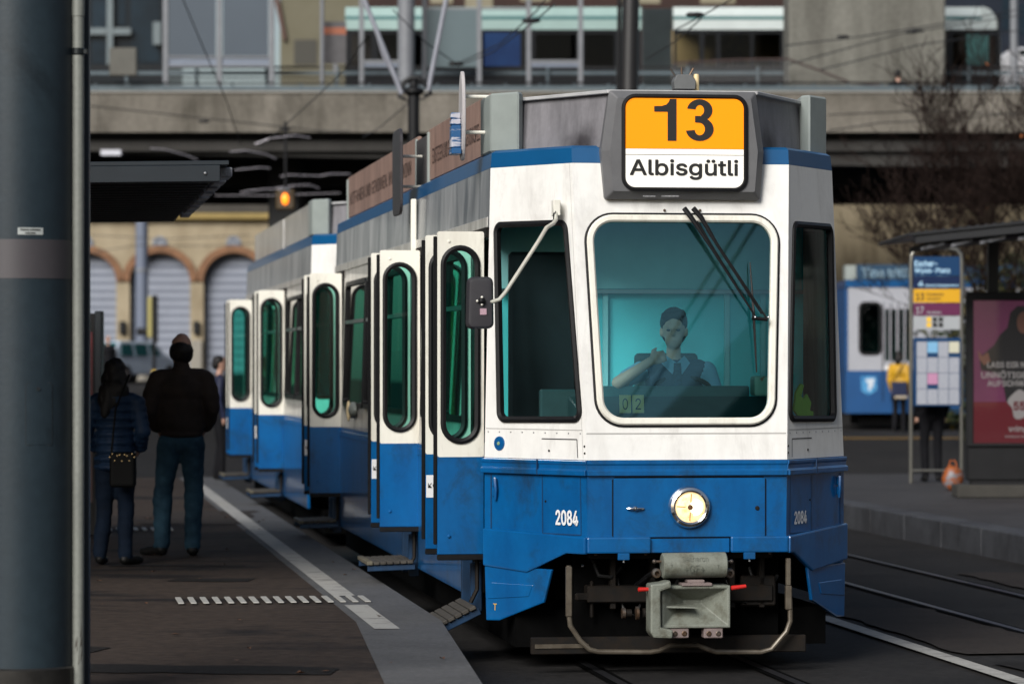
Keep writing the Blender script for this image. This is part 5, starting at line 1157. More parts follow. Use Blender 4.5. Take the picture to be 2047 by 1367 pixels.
PB = mat('panel_navy', (.004, .014, .055), .4, spec=.3); PBL = mat('panel_blue', (.005, .035, .10), .4, spec=.3); PY = mat('panel_yellow', (.72, .38, .01), .4); PP = mat('panel_purple', (.10, .012, .055), .4); PWH = mat('panel_white', (.42, .44, .46), .4)
pan = {}
for nm, a, b, m in (('header_panel', 513, 552, PBL), ('line_panel', 553, 577, PB), ('line_panel', 578, 605, PY), ('line_panel', 606, 631, PP), ('line_panel', 632, 659, PWH)):
    o = MB().box((SX(1826), -.02, SZ(b)), (SX(1919), .02, SZ(a))).build(nm, m, ss, bevel=.003); pan[a] = o
def stx(par, s, a, b, c, d, m): text('lettering', s, (SX(a), SX(c), SZ(d), SZ(b)), SM, m, par, .022, bold=.015)
LTB = mat('print_pale_blue', (.40, .62, .78), .5)
stx(pan[513], 'Escher-', 1828, 521, 1873, 533, LTB); stx(pan[513], 'Wyss-Platz', 1828, 536, 1899, 548, LTB)
stx(pan[553], '4', 1835, 562, 1846, 573, LTB); stx(pan[553], 'Bahnhof Altstetten Nord', 1850, 568, 1915, 573, LTB)
stx(pan[578], '13', 1831, 586, 1847, 600, INK); stx(pan[578], 'Frankental', 1852, 586, 1886, 591, INK); stx(pan[578], 'Albisgütli', 1852, 595, 1880, 600, INK)
stx(pan[606], '17', 1831, 613, 1846, 627, PWH); stx(pan[606], 'Werdhölzli', 1852, 622, 1881, 627, PWH)
for i in range(3):
    for j in range(2):
        MB().box((SX(1852 + i * 12), -.0225, SZ(643 + j * 11)), (SX(1861 + i * 12), -.0205, SZ(634 + j * 11))).build('zone_mark', YELLOWINK if i == 0 else INK, pan[632])
tt = MB().box((SX(1826), -.03, SZ(812)), (SX(1921), .03, SZ(675))).build('timetable_case', PBL, ss, bevel=.008)
PAP = [mat('paper_white', (.44, .46, .52), .5, scale=30, stretch=(1, 1, 4), col2=(.34, .36, .41), lo=.4, hi=.55), mat('paper_blue', (.16, .36, .55), .5), mat('paper_pink', (.42, .20, .32), .5), mat('paper_cream', (.48, .47, .36), .5)]
for i in range(4):
    for j in range(4):
        a = 1832 + i * 21.5; b = 683 + j * 31.5; m = PAP[1] if (i, j) == (1, 0) else PAP[2] if (i, j) == (1, 2) else PAP[3] if (i, j) == (3, 0) else PAP[0]
        MB().box((SX(a), -.034, SZ(b + (30.5 if m is PAP[0] else 22))), (SX(a + 20.3), -.0305, SZ(b))).build('notice_sheet', m, tt)

# ================================================================== FAR TRAM (side on)
YT = 72.0; k3 = YT / FPX; GT = gz(YT)
C3 = thing('tram', 'distant blue and white tram standing side on with blue roof advert', 'tram', (W(1690, 0, YT).x, YT, GT), 0, 'blue and white trams at the stop')
UX = lambda px: (px - 1690) * k3; UZ = lambda py: CAMZ + (CY - py) * k3 - GT
FS = lambda u, v, h: Vector((u, -h, v))
win = rect(UX(1719), UX(1760), UZ(707), UZ(606)); Lt = 9.5
drs = [(1769, 1778), (1783, 1792), (1798, 1807), (1812, 1821)]
MB().plate(rect(.06, Lt, 1.25, UZ(575)), [round_poly(inset(win, .02), .08, 4)] + [rrect(UX(a), UX(b), UZ(722), UZ(617), .04, 4) for a, b in drs], FS, 0, -.05).build('side_panel', mat('far_tram_white', (.42, .43, .47), .5, var=.1, scale=2), C3)
FARB = mat('far_tram_blue', (.003, .06, .19), .45, var=.15, scale=2)
MB().box((0, -.01, .35), (Lt, 2.2, 1.249)).build('lower_body', FARB, C3)
MB().box((0, .06, 1.26), (.055, 2.2, 3.0)).build('corner_pillar', FARB, C3)
MB().box((0, -.02, UZ(574)), (Lt, 2.2, UZ(560))).build('roof_band', NAVY, C3)
rb = MB().box((UX(1712), -.04, UZ(559)), (Lt, .0, UZ(529))).build('roof_board', mat('advert_blue', (.006, .05, .11), .5), C3)
MB().box((UX(1690), .0, UZ(559)), (UX(1711), .5, UZ(530))).build('equipment_box', BOXGREY, C3)
text('lettering', 'Tina trifft Tobias', (UX(1722), UX(1722) + 1.85, UZ(555), UZ(535)), FS, mat('advert_pale', (.30, .45, .55), .5), rb, .043, bold=.01)
MB().frame(win, .1, [(-.03, 0), (-.03, .02), (.03, .02), (.03, -.03)], FS, 4).build('window_seal', RUBBER, C3)
MB().pane(round_poly(inset(win, .01), .09, 4), FS, -.01).build('window_glass', glass('far_tram_glass', (.15, .40, .36), 1), C3)
for a, b in drs: MB().pane(rrect(UX(a), UX(b), UZ(722), UZ(617), .04, 4), FS, -.02).build('door_glass', glass('far_tram_glass', (.15, .4, .36), 1), C3)
for px in (1764, 1780.5, 1795, 1809.5): MB().box((UX(px), -.012, .6), (UX(px) + .02, .0, UZ(606))).build('door_seam', RUBBER, C3)
MB().box((.06, 1.9, 1.26), (Lt, 1.95, 2.9)).build('far_side_panel', mat('far_tram_inside', (.14, .34, .30), .6, scale=.7, col2=(.05, .14, .12), lo=.35, hi=.65), C3)
em = MB().plate([(UX(1721), UZ(752)), (UX(1752), UZ(752)), (UX(1752), UZ(780)), (UX(1736), UZ(790)), (UX(1721), UZ(780))][::-1], [], FS, .018, .009).build('emblem', mat('emblem_blue', (.02, .16, .36), .5, scale=14, col2=(.10, .35, .6), lo=.45, hi=.55), C3)
MB().plate([(UX(1728), UZ(758)), (UX(1748), UZ(756)), (UX(1745), UZ(772)), (UX(1736), UZ(783)), (UX(1735), UZ(766))][::-1], [], FS, .022, .0185).build('emblem_charge', mat('emblem_white', (.5, .55, .6), .5), em)
MB().plate(rect(UX(1768), UX(1778), UZ(738), UZ(732)), [], FS, .015, .011).build('notice', WHITEINK, C3)
MB().box((.3, .2, .1), (Lt - .3, 2.0, .345)).build('underframe', BLACK, C3)

# ================================================================== VIADUCT
YV = 75.0; k4 = YV / FPX
via = thing('viaduct', 'concrete road viaduct crossing behind the trams', 'viaduct', (0, YV, 0))
VZ = lambda py: CAMZ + (CY - py) * k4
VX = lambda px: (px - CX) * k4
for i in range(9):       # precast parapet panels
    x0 = -18 + i * 4.45
    MB().box((x0, 0, VZ(265) - .0), (x0 + 4.444, .30, VZ(185))).build('parapet_panel', CONC, via, bevel=.004)
MB().box((-18, -.04, VZ(186)), (22, .34, VZ(182.5))).build('coping', mat('coping_pale', (.34, .32, .28), .8, var=.2, scale=1), via)
for i in range(5):
    x0 = -18 + i * 8; zb = lambda x: 6.46 - .34 * max(0, min(1, (x + 9) / 20))
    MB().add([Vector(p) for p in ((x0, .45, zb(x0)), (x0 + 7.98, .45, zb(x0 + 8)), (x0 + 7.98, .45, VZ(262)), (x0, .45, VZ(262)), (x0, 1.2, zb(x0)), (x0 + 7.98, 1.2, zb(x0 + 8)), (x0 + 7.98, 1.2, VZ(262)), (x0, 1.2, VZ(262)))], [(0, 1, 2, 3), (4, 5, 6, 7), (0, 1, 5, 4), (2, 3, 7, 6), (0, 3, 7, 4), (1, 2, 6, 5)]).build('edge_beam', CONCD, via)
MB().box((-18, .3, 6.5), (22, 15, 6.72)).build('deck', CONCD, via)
MB().box((-18, 4.0, 6.721), (22, 15, 7.0)).build('carriageway', ASPHALT, via)
for yy in (4.5, 9.0, 13.5): MB().box((-18, yy, 5.95), (22, yy + .5, 6.5)).build('girder', mat('girder_dark', (.03, .03, .03), .85), via)
for a, b, y0_, y1_ in ((520, 585, 2.5, 5), (1000, 1200, 3, 6)): MB().box((VX(a), y0_, 0), (VX(b), y1_, 6.5)).build('pier', mat('girder_dark', (.03, .03, .03)), via, bevel=.05)
# railings: blue-grey steel band, posts, handrails
bandz0, bandz1 = VZ(182.5), VZ(171)
MB().box((-18, .10, bandz0), (22, .14, bandz1)).build('railing_band', RAILBLUE, via)
MB().box((-18, .07, VZ(167)), (22, .17, VZ(163.5))).build('handrail', DARKST, via, bevel=.01)
po_ = MB().box((-.025, .085, bandz0 - .1), (.025, .155, VZ(167))).build('railing_post', RAILBLUE, via); po_.location.x = -17.5
for i in range(1, 52):
    o = po_.copy(); COL.objects.link(o); o.parent = via; o.location.x = -17.5 + i * .755
z2 = lambda py: CAMZ + (CY - py) * (YV + 3.6) / FPX
for a, b, m in ((137, 133, DARKST), (150, 143, RAILBLUE), (158, 155, DARKST)): MB().box((-18, 3.58, z2(a)), (22, 3.64, z2(b))).build('guard_rail', m, via)
po_ = MB().box((-.035, 3.50, 6.72), (.035, 3.575, z2(134))).build('guard_post', RAILBLUE, via); po_.location.x = -17
for i in range(1, 25):
    o = po_.copy(); COL.objects.link(o); o.parent = via; o.location.x = -17 + i * 1.62
# pylon above the deck
py_ = MB().box((W(1577, 0, 76.8).x, 76.8, 6.72), (W(1890, 0, 76.8).x, 78.4, 13)).build('concrete_pylon', CONC2, bevel=.04)
tag(py_, 'broad stained concrete pylon rising from the viaduct deck in front of the bus', 'pylon')
# stair railing with pickets
sr = thing('stair_railing', 'rust brown picket railing sloping down in front of the bus', 'railing', (0, 76.3, 0))
q_ = lambda px, py: Vector(((px - CX) * 76.3 / FPX, 0, CAMZ + (CY - py) * 76.3 / FPX))
pts = [q_(1345, 127), q_(1480, 120), q_(1575, 119)]
RB = mat('rusty_rail', (.06, .038, .034), .6, var=.3, scale=5)
MB().tube(pts + [q_(1640, 142), q_(1700, 166), q_(1760, 172)], .026, 6).build('handrail', RB, sr)
for i in range(29):
    a = lerp(pts[0], pts[2], i / 28); a.z -= .02; MB().box((a.x - .009, -.009, q_(0, 164).z), (a.x + .009, .009, a.z)).build('picket', mat('picket_grey', (.12, .12, .12), .5), sr)
MB().box((pts[0].x, -.02, q_(0, 166).z - .02), (pts[2].x, .02, q_(0, 164).z)).build('bottom_rail', RB, sr)
# pedestrian on the walkway
standing('dark haired pedestrian on the viaduct walkway, only head above the railing', 'people further off', Vector((W(1795, 0, 76.2).x, 76.2, 6.72)), R(-25), BLKCL, BLKCL, 1.66, HAIRD)
# lamp posts and sign on the viaduct
def post(px, Y, r, ztop, m, label, cat='post', zb=6.72, r1=None, group='posts on the viaduct'):
    o = MB().cyl((0, 0, 0), (0, 0, ztop - zb), r, r1 or r, n=16).build('post', m, smooth=True); o.location = (W(px, 0, Y).x, Y, zb); return tag(o, label, cat, group)
post(812, 76.6, .19, 14, GREYST, 'wide pale grey post behind the forked overhead mast')
post(644, 76.7, .045, 10.1, GREYST, 'thin grey post left of the orange sign on the viaduct')
post(2027, 76.9, .09, 13, GREYST, 'grey post at the top right beyond the bus front')
bx_ = MB().box((-.30, -.10, 0), (.30, .10, .62)).build('switch_cabinet', mat('olive_grey_box', (.12, .115, .095), .6, var=.15, scale=4), bevel=.02); bx_.location = (W(246, 0, 74.8).x, 74.88, W(0, 152, 74.8).z); tag(bx_, 'olive grey box mounted on the viaduct railing', 'cabinet')
os_ = MB().box((-.25, -.03, 0), (.25, .03, .95)).build('notice_board', mat('board_grey', (.09, .085, .09), .5, var=.3, scale=6)); os_.location = (W(670, 0, 77).x, 77, W(0, 128, 77).z); tag(os_, 'small dark notice board with orange top on the viaduct', 'notice board')
MB().box((-.25, -.036, .66), (.25, -.031, .82)).build('orange_strip', mat('orange_strip', (.72, .20, .08), .5, var=.3, scale=4), os_)
MB().box((-.04, -.02, -.2), (.04, .02, -.001)).build('leg', GREYST, os_)
# glazed stop shelter on the viaduct
gs = thing('glazed_barrier', 'steel framed glazed barrier panels along the left of the viaduct', 'barrier', (0, 77.2, 0)); kk = 77.2 / FPX
bxx = lambda px: (px - CX) * kk; bzz = lambda py: CAMZ + (CY - py) * kk
PANE = mat('pale_blue_panel', (.075, .10, .13), .35, var=.1, scale=.6)
for a, b in ((338, 431), (446, 536)): MB().box((bxx(a), 0, bzz(112)), (bxx(b), .03, bzz(-60))).build('panel', PANE, gs)
for a in (331, 438.5, 543): MB().box((bxx(a) - .06, -.03, 6.72), (bxx(a) + .06, .07, bzz(-60))).build('mullion', GREYST, gs, bevel=.008)
for a in (112.5, 131): MB().box((bxx(326), -.025, bzz(a + 3)), (bxx(548), .055, bzz(a))).build('transom', GREYST, gs)
MB().box((bxx(334), .01, bzz(131)), (bxx(540), .03, bzz(116))).build('kick_panel', mat('pale_kick_panel', (.22, .26, .33), .5, var=.2, scale=2), gs)
gs2 = thing('stop_shelter', 'white framed glass shelter on the viaduct in front of the bus', 'shelter', (0, 77.4, 0))
for a in (722, 848, 958, 1057, 1161): MB().box((bxx(a) - .055, -.03, 6.72), (bxx(a) + .055, .05, bzz(-40))).build('post', GREYST, gs2, bevel=.008)
MB().box((bxx(853), 0, bzz(133)), (bxx(954), .03, bzz(18))).build('panel', mat('frosted_panel', (.12, .165, .18), .3, var=.1, scale=.8), gs2)
for a, b in ((726, 796), (1062, 1157)):
    MB().box((bxx(a), -.01, bzz(125)), (bxx(b), .03, bzz(119))).build('transom', GREYST, gs2)
    MB().box((bxx(a), 0, bzz(133)), (bxx(b), .02, bzz(126))).build('kick_panel', mat('pale_kick_panel', (.2, .2, .3)), gs2)
MB().box((bxx(850), .0, bzz(18)), (bxx(1060), .05, bzz(14))).build('top_rail', GREYST, gs2)

# ================================================================== BUS on the viaduct
YB = 82.0; k5 = YB / FPX; BZ0 = 7.0
bus = thing('articulated_bus', 'white and teal articulated bus crossing on the viaduct', 'bus', (0, YB, BZ0))
EX = lambda px: (px - CX) * k5; EZ = lambda py: CAMZ + (CY - py) * k5 - BZ0
BW = mat('bus_white', (.36, .40, .39), .4, var=.1, scale=1.5); BT = mat('bus_teal_white', (.22, .31, .29), .4, var=.12, scale=1.5); TEAL = mat('bus_teal', (.06, .19, .19), .4)
BG = glass('bus_glass', (.35, .36, .34), .25); BM = lambda u, v, h: Vector((u, -h, v))
def bus_part(a, b, wins, m, back):
    x0, x1 = EX(a), EX(b)
    holes = [rrect(EX(p), EX(q), EZ(136), EZ(68), .06, 3) for p, q in wins]
    MB().plate([(x0, .35), (x1, .35), (x1, EZ(60)), (x0, EZ(60))], holes, BM, 0, -.06).build('side_panel', mat('bus_dark_side', (.006, .007, .009), .35, spec=.2), bus)
    for p, q in wins: MB().pane(rrect(EX(p), EX(q), EZ(136), EZ(68), .06, 3), BM, -.03).build('window', BG, bus)
    MB().plate([(x0, EZ(60)), (x1, EZ(60)), (x1, EZ(40)), (x0, EZ(40))], [], BM, .02, -.06).build('upper_panel', m, bus)
    MB().plate([(x0, EZ(40)), (x1, EZ(40)), (x1, EZ(33)), (x0, EZ(33))], [], BM, .025, -.06).build('stripe', TEAL, bus)
    MB().box((x0, .05, EZ(33)), (x1, 2.5, EZ(28))).build('roof_edge', m, bus)
    MB().add([Vector(p) for p in ((x0, -.02, EZ(33)), (x1, -.02, EZ(33)), (x1, .12, EZ(14)), (x0, .12, EZ(14)), (x0, 2.4, EZ(14)), (x1, 2.4, EZ(14)))], [(0, 1, 2, 3), (3, 2, 5, 4)]).build('roof', m, bus)
    MB().box((x0, 2.45, .35), (x1, 2.5, EZ(40))).build('far_side', mat('bus_inside', (.50, .37, .17), .6, scale=.8, col2=(.10, .07, .05), lo=.42, hi=.52) if back else mat('bus_inside_dark', (.03, .02, .018), .6, var=.6, scale=1.2), bus)
    MB().box((x0, 0, .3), (x1, 2.5, .349)).build('floor', BLACK, bus)
bus_part(690, 1282, [(702, 742), (756, 800), (810, 845), (960, 1040), (1070, 1152), (1168, 1228)], BT, False)
bus_part(1346, 1962, [(1352, 1398), (1408, 1432), (1440, 1500), (1506, 1560), (1575, 1700), (1720, 1880), (1905, 1950)], BW, True)
MB().plate(rect(EX(968), EX(1040), EZ(134), EZ(66)), [], BM, .02, -.02).build('blue_advert', mat('bus_advert_blue', (.003, .014, .06), .4, spec=.2, scale=1, col2=(.008, .035, .11), lo=.3, hi=.7), bus)
for i in range(16):
    x = EX(1284) + i * (EX(1344) - EX(1284)) / 16
    MB().add([Vector(p) for p in ((x, .02, .4), (x + .022, -.05, .4), (x + .044, .02, .4), (x, .02, EZ(18)), (x + .022, -.05, EZ(18)), (x + .044, .02, EZ(18)))], [(0, 1, 4, 3), (1, 2, 5, 4)]).build('bellows_fold', mat('bellows_grey', (.075, .095, .10), .6, var=.2, scale=3), bus)
# cab end: curved nose
nose = [(1962, 33), (1974, 20), (1985, 27), (1993, 40), (1999, 70), (2001, 130), (1999, 175)]
m_ = MB(); nv = [(EX(1962), EZ(14))] + [(EX(1970), EZ(17))] + [(EX(a), EZ(b)) for a, b in nose[2:]]
kN = len(nv); m_.add([Vector((u, y, v)) for y in (-.02, 2.5) for u, v in nv], [(i, i + 1, kN + i + 1, kN + i) for i in range(kN - 1)])
m_.build('nose', BW, bus, smooth=True)
MB().plate([(EX(1962), EZ(175)), (EX(1998), EZ(175)), (EX(1999), EZ(130)), (EX(1997), EZ(70)), (EX(1990), EZ(40)), (EX(1962), EZ(40))], [[(EX(1966), EZ(128)), (EX(1992), EZ(128)), (EX(1990), EZ(72)), (EX(1966), EZ(72))]], BM, .01, -.05).build('cab_side', mat('bus_dark_side', (.012, .013, .016)), bus)
MB().plate(rect(EX(1932), EX(1976), EZ(130), EZ(70)), [], BM, .012, .002).build('cab_window', mat('bus_cab_teal', (.05, .16, .15), .15, scale=1.5, col2=(.02, .06, .06), lo=.4, hi=.6), bus)
MB().plate([(EX(1962.2), EZ(59.5)), (EX(1995), EZ(59.5)), (EX(1992), EZ(40)), (EX(1988), EZ(30)), (EX(1979), EZ(20)), (EX(1968), EZ(15)), (EX(1962.2), EZ(14))], [], BM, .022, -.05).build('roof_nose_side', BW, bus)
MB().box((EX(1993), -.12, EZ(60)), (EX(1997), -.02, EZ(30))).build('mirror_arm', RUBBER, bus)
for px in (800, 1180, 1500, 1900): MB().cyl((EX(px), -.01, .48), (EX(px), .25, .48), .48, n=18).build('wheel', RUBBER, bus)
# passengers: dark seated heads
for i, px in enumerate((1385, 1396, 1466, 1478)):
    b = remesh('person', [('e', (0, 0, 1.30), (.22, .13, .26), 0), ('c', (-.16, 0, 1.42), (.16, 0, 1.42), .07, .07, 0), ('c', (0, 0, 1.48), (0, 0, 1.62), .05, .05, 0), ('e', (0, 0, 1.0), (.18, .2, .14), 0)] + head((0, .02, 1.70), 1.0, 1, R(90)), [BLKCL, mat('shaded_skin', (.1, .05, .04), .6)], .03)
    place(b, Vector((EX(px), YB + .9 + .3 * (i % 2), BZ0 + .38)), R(-90 if i % 2 else 90))
    tag(b, ('seated passenger in the bus window, leftmost dark silhouette', 'seated passenger in the bus window, second dark silhouette', 'seated passenger in the bus window, third dark silhouette', 'seated passenger in the bus window, rightmost dark silhouette')[i], 'person', 'bus passengers')

# ================================================================== BUILDINGS BEHIND
YA = 135.0; k6 = YA / FPX; GA = gz(135)
bd = thing('arcade_building', 'cream building with row of brick edged arches and grey roller shutters', 'building', (0, YA, GA))
AX = lambda px: (px - CX) * k6; AZ = lambda py: CAMZ + (CY - py) * k6 - GA
AM = lambda u, v, h: Vector((u, -h, v))
CREAMW = mat('cream_render', (.44, .37, .255), .9, spec=.2, scale=.9, stretch=(1, 1, .6), col2=(.28, .225, .145), lo=.28, hi=.6, bump=.2, bscale=8, fine=.08)
TRIM = mat('brick_trim', (.26, .13, .065), .85, var=.35, scale=2.5)
SHUT = mat('shutter_blue_grey', (.26, .29, .36), .55, var=.12, scale=1.2)
cxs = [AX(172) + i * 2.93 for i in range(-2, 5)]; hw = 1.2; zs = AZ(562); rt = hw
def archp(c, w, n=14): return [(c - w, .001)] + [(c + w, .001)] + [(c + w * math.cos(t), zs + (AZ(505) - zs) * (w / hw) * math.sin(t)) for t in [math.pi * i / n for i in range(n + 1)]]
MB().plate(rect(AX(-150), AX(1010), 0, AZ(436)), [archp(c, hw)[::1] for c in cxs], AM, 0, -.6).build('wall', CREAMW, bd)
for c in cxs:
    o = [(c + (hw + .30) * math.cos(t), zs + (AZ(505) - zs + .28) * math.sin(t)) for t in [math.pi * i / 14 for i in range(15)]]
    i_ = [(c + hw * math.cos(t), zs + (AZ(505) - zs) * math.sin(t)) for t in [math.pi * i / 14 for i in range(15)]]
    MB().plate(o + i_[::-1], [], AM, .10, .005).build('arch_trim', TRIM, bd)
    n_ = 30; H = AZ(505); m_ = MB(); vs = []
    for j in range(n_ + 1): vs += [(c - hw, .50 - (.03 if j % 2 else 0), H * j / n_), (c + hw, .50 - (.03 if j % 2 else 0), H * j / n_)]
    m_.add(vs, [(2 * j, 2 * j + 1, 2 * j + 3, 2 * j + 2) for j in range(n_)]).build('roller_shutter', SHUT, bd)
MB().box((AX(-150), -.35, AZ(440)), (AX(1010), .2, AZ(427))).build('cornice', mat('ochre_cornice', (.46, .33, .10), .7, var=.2, scale=1), bd, bevel=.05)
MB().box((AX(-150), 0, AZ(426)), (AX(1010), 8, AZ(330))).build('upper_wall', mat('brown_upper_wall', (.10, .09, .075), .85, var=.3, scale=1), bd)
for c in cxs:
    MB().lathe((c, -.01, AZ(487)), (0, -1, 0), [(.30, 0), (.30, .05), (.2, .07), (.17, .03), (0, .03)], 20).build('medallion', mat('medallion_grey', (.22, .24, .28), .7, var=.5, scale=5), bd)
    x = c + 1.46
    lm = MB().box((x - .12, -.22, AZ(668)), (x + .12, -.01, AZ(642))).build('wall_lamp', DARKST, bd, bevel=.04)
    MB().box((x - .22, -.12, .001), (x + .22, -.002, AZ(680))).build('pilaster_base', mat('pale_stone', (.42, .39, .33), .8, var=.15, scale=2), bd, bevel=.02)
ab = MB().box((W(1560, 0, 93).x, 93, 0), (W(2300, 0, 93).x, 95, 6.48)).build('retaining_wall', mat('stained_beige_wall', (.36, .30, .20), .9, spec=.2, scale=.7, stretch=(2.5, 2.5, .5), col2=(.17, .135, .085), lo=.3, hi=.62, fine=.08))
tag(ab, 'stained beige concrete wall under the right end of the viaduct', 'wall')
# blocks above the viaduct
def block(px0, px1, Y, z1, m, label, wins, wm, nm='office_building', depth=8):
    r = thing(nm, label, 'building', (0, Y, gz(Y))); k = Y / FPX; x0, x1 = (px0 - CX) * k, (px1 - CX) * k; g = gz(Y)
    MB().box((x0, 0, 0), (x1, depth, z1 - g)).build('wall', m, r)
    for a, b, c, d in wins:
        MB().box(((a - CX) * k, -.03, CAMZ + (CY - d) * k - g), ((b - CX) * k, .05, CAMZ + (CY - b_(c)) * k - g)).build('window', wm, r)
    return r
b_ = lambda v: v
g1 = block(-300, 330, 150, 34, mat('dark_glass_facade', (.006, .010, .014), .3, spec=.2), 'dark glazed office block above the left of the viaduct', [(185, 214, 0, 58), (222, 250, -40, 52), (262, 318, -40, 125), (185, 214, 66, 128)], mat('facade_glass_blue', (.008, .020, .032), .25, var=.5, scale=.4, spec=.25))
for a, b, c, d in ((214, 226, -60, 130), (170, 213, 57, 70), (227, 262, 57, 70), (306, 322, 45, 90)):
    k = 149.7 / FPX; MB().box(((a - CX) * k, -.4, CAMZ + (CY - d) * k - gz(150)), ((b - CX) * k, -.05, CAMZ + (CY - c) * k - gz(150))).build('facade_profile', mat('pale_profile', (.11, .14, .15), .5, var=.2, scale=1), g1)
g2 = block(560, 735, 148, 34, mat('pale_green_concrete', (.26, .24, .165), .9, scale=.6, col2=(.22, .20, .13), lo=.3, hi=.6), 'pale olive concrete block behind the viaduct left of the bus', [(588, 634, 80, 130)], mat('shadowed_opening', (.04, .038, .03), .7))
k = 147.8 / FPX
MB().add([Vector(((a - CX) * k, -.2, CAMZ + (CY - b) * k - gz(148))) for a, b in ((546, -10), (556, -10), (572, 78), (566, 82))] + [Vector(((a - CX) * k, .2, CAMZ + (CY - b) * k - gz(148))) for a, b in ((546, -10), (556, -10), (572, 78), (566, 82))], [(0, 1, 2, 3), (4, 5, 6, 7), (0, 1, 5, 4), (1, 2, 6, 5), (2, 3, 7, 6), (3, 0, 4, 7)]).build('brown_beam', mat('brown_beam', (.07, .03, .02), .6), g2)
g3 = block(735, 1570, 118, 28, mat('brown_brick_wall', (.05, .020, .014), .85, var=.3, scale=1.5), 'brown brick block rising behind the bus', [(860, 905, -30, 8), (930, 985, -30, 20), (1040, 1100, -30, 4), (1240, 1320, -40, 8), (1400, 1470, -40, 8)], mat('cream_bay', (.34, .30, .20), .6, var=.2, scale=1))  # bays are plain cream panels set on the wall
g4 = block(1850, 2300, 118, 28, mat('blue_black_facade', (.012, .017, .028), .4, spec=.2, var=.3, scale=.5), 'blue black office block at the top right behind the bus', [(2003, 2018, -30, 60), (2038, 2060, 10, 70)], mat('facade_glass_blue', (.012, .028, .042)))
wc = thing('parked_van', 'white van partly hidden by the post at the top right of the viaduct', 'van', (W(2045, 0, 87).x, 87, 7.0)); kq = 87 / FPX
wz = lambda py: CAMZ + (CY - py) * kq - 7.0
vp = [(-.62, .35), (2.6, .35), (2.6, wz(95)), (-.25, wz(95)), (-.55, wz(112)), (-.62, wz(125))]
MB().prism(vp, 0, 1.8, lambda u, v, h: Vector((u, h, v))).build('body', mat('van_white', (.6, .6, .62), .4), wc, bevel=.05)
MB().box((-.1, -.01, wz(112)), (.6, .01, wz(100))).build('window', DARKGL, wc)
for x in (.1, 1.9): MB().cyl((x, -.02, .33), (x, .2, .33), .33, n=16).build('wheel', RUBBER, wc)

WD_ = mat('wire_dark', (.03, .03, .03), .5, .3)
# blocks added outside the view: they stand in the reflections and shade the tram sides
def street_block(x0, x1, y0, y1, h, m, label, face):
    r = thing('unseen_block', label, 'building', (0, 0, 0), 0, 'buildings lining the street')
    MB().box((x0, y0, 0), (x1, y1, h)).build('wall', m, r)
    n = int((y1 - y0) / 3)
    for i in range(n):
        for j in range(int(h / 3.2)):
            y = y0 + 1 + i * 3; z = .9 + j * 3.2; x = x1 if face > 0 else x0
            MB().box((x - .04, y, z), (x + .04, y + 1.3, z + 1.7)).build('window', DARKGL, r)
street_block(-34, -22, 2, 66, 15, mat('dark_render', (.10, .095, .09), .85, var=.2, scale=.5), 'unseen dark block added left of the street to darken the tram side', 1)
# gabled house behind the camera and the paired contact wires overhead
hb = thing('gabled_house', 'gabled house across the street behind the viewer', 'building', (0, 0, 0), 0, 'buildings lining the street')
MB().prism([(16.6, 0), (34, 0), (34, 11), (25.5, 19.5), (16.6, 10.9)], -25, -37, lambda u, v, h: Vector((u, h, v))).build('wall', mat('slate_house', (.02, .02, .022), .8, spec=.2), hb)
for i, (a, b) in enumerate((((5.15, 9.87), (6.57, 1.62)), ((5.28, 9.93), (6.74, 1.64)))):
    a = Vector((*a, 5.6)); b = Vector((*b, 5.6)); d = b - a
    tag(MB().tube([a - d * .7, a, b, b + d * 2], .018, 6).build('overhead_wire', WD_), ('left', 'right')[i] + ' one of the paired wires mirrored in the windscreen', 'wire', 'dark overhead wires')
street_block(26, 38, 4, 60, 12, mat('umber_render', (.20, .195, .185), .85, var=.2, scale=.5), 'unseen umber block added right of the street to be mirrored in the tram', -1)

# ================================================================== STREET THINGS UNDER THE VIADUCT
yq = 122
sp = thing('street_pole', 'thick pale blue grey pole standing before the arches', 'pole', (W(283.5, 0, yq).x, yq, gz(yq)))
MB().cyl((0, 0, 0), (0, 0, 6.0), .235, .22, n=24).build('shaft', mat('pole_blue_grey', (.17, .20, .27), .5, var=.1, scale=1), sp, smooth=True)
MB().lathe((0, 0, 0), (0, 0, 1), [(.36, 0), (.36, .22), (.30, .28), (.24, .28)], 20).build('base', mat('pale_stone', (.42, .39, .33)), sp)
MB().lathe((0, 0, 0), (0, 0, 1), [(.24, 3.9), (.25, 3.92), (.25, 3.99), (.24, 4.01)], 24).build('collar', GREYST, sp)
ts = thing('traffic_signal', 'traffic signal seen from the side on a thin black post', 'traffic signal', (W(308, 0, 108).x, 108, gz(108)))
MB().cyl((0, 0, 0), (0, 0, 3.0), .055, n=10).build('post', DARKST, ts)
MB().box((-.20, -.1, 1.65), (-.05, .25, 2.95)).build('backing_plate', mat('signal_olive', (.32, .28, .10), .6), ts, bevel=.03)
MB().box((-.05, -.16, 1.5), (.10, .3, 3.0)).build('housing', DARKST, ts, bevel=.03)
for z in (1.85,): MB().cyl((-.55, .08, z), (-.1, .08, z), .12, n=12).build('side_lamp', DARKST, ts)
MB().box((-.07, -.07, .35), (.07, .07, .62)).build('button_box', mat('yellow_box', (.55, .36, .03), .5), ts, bevel=.02)
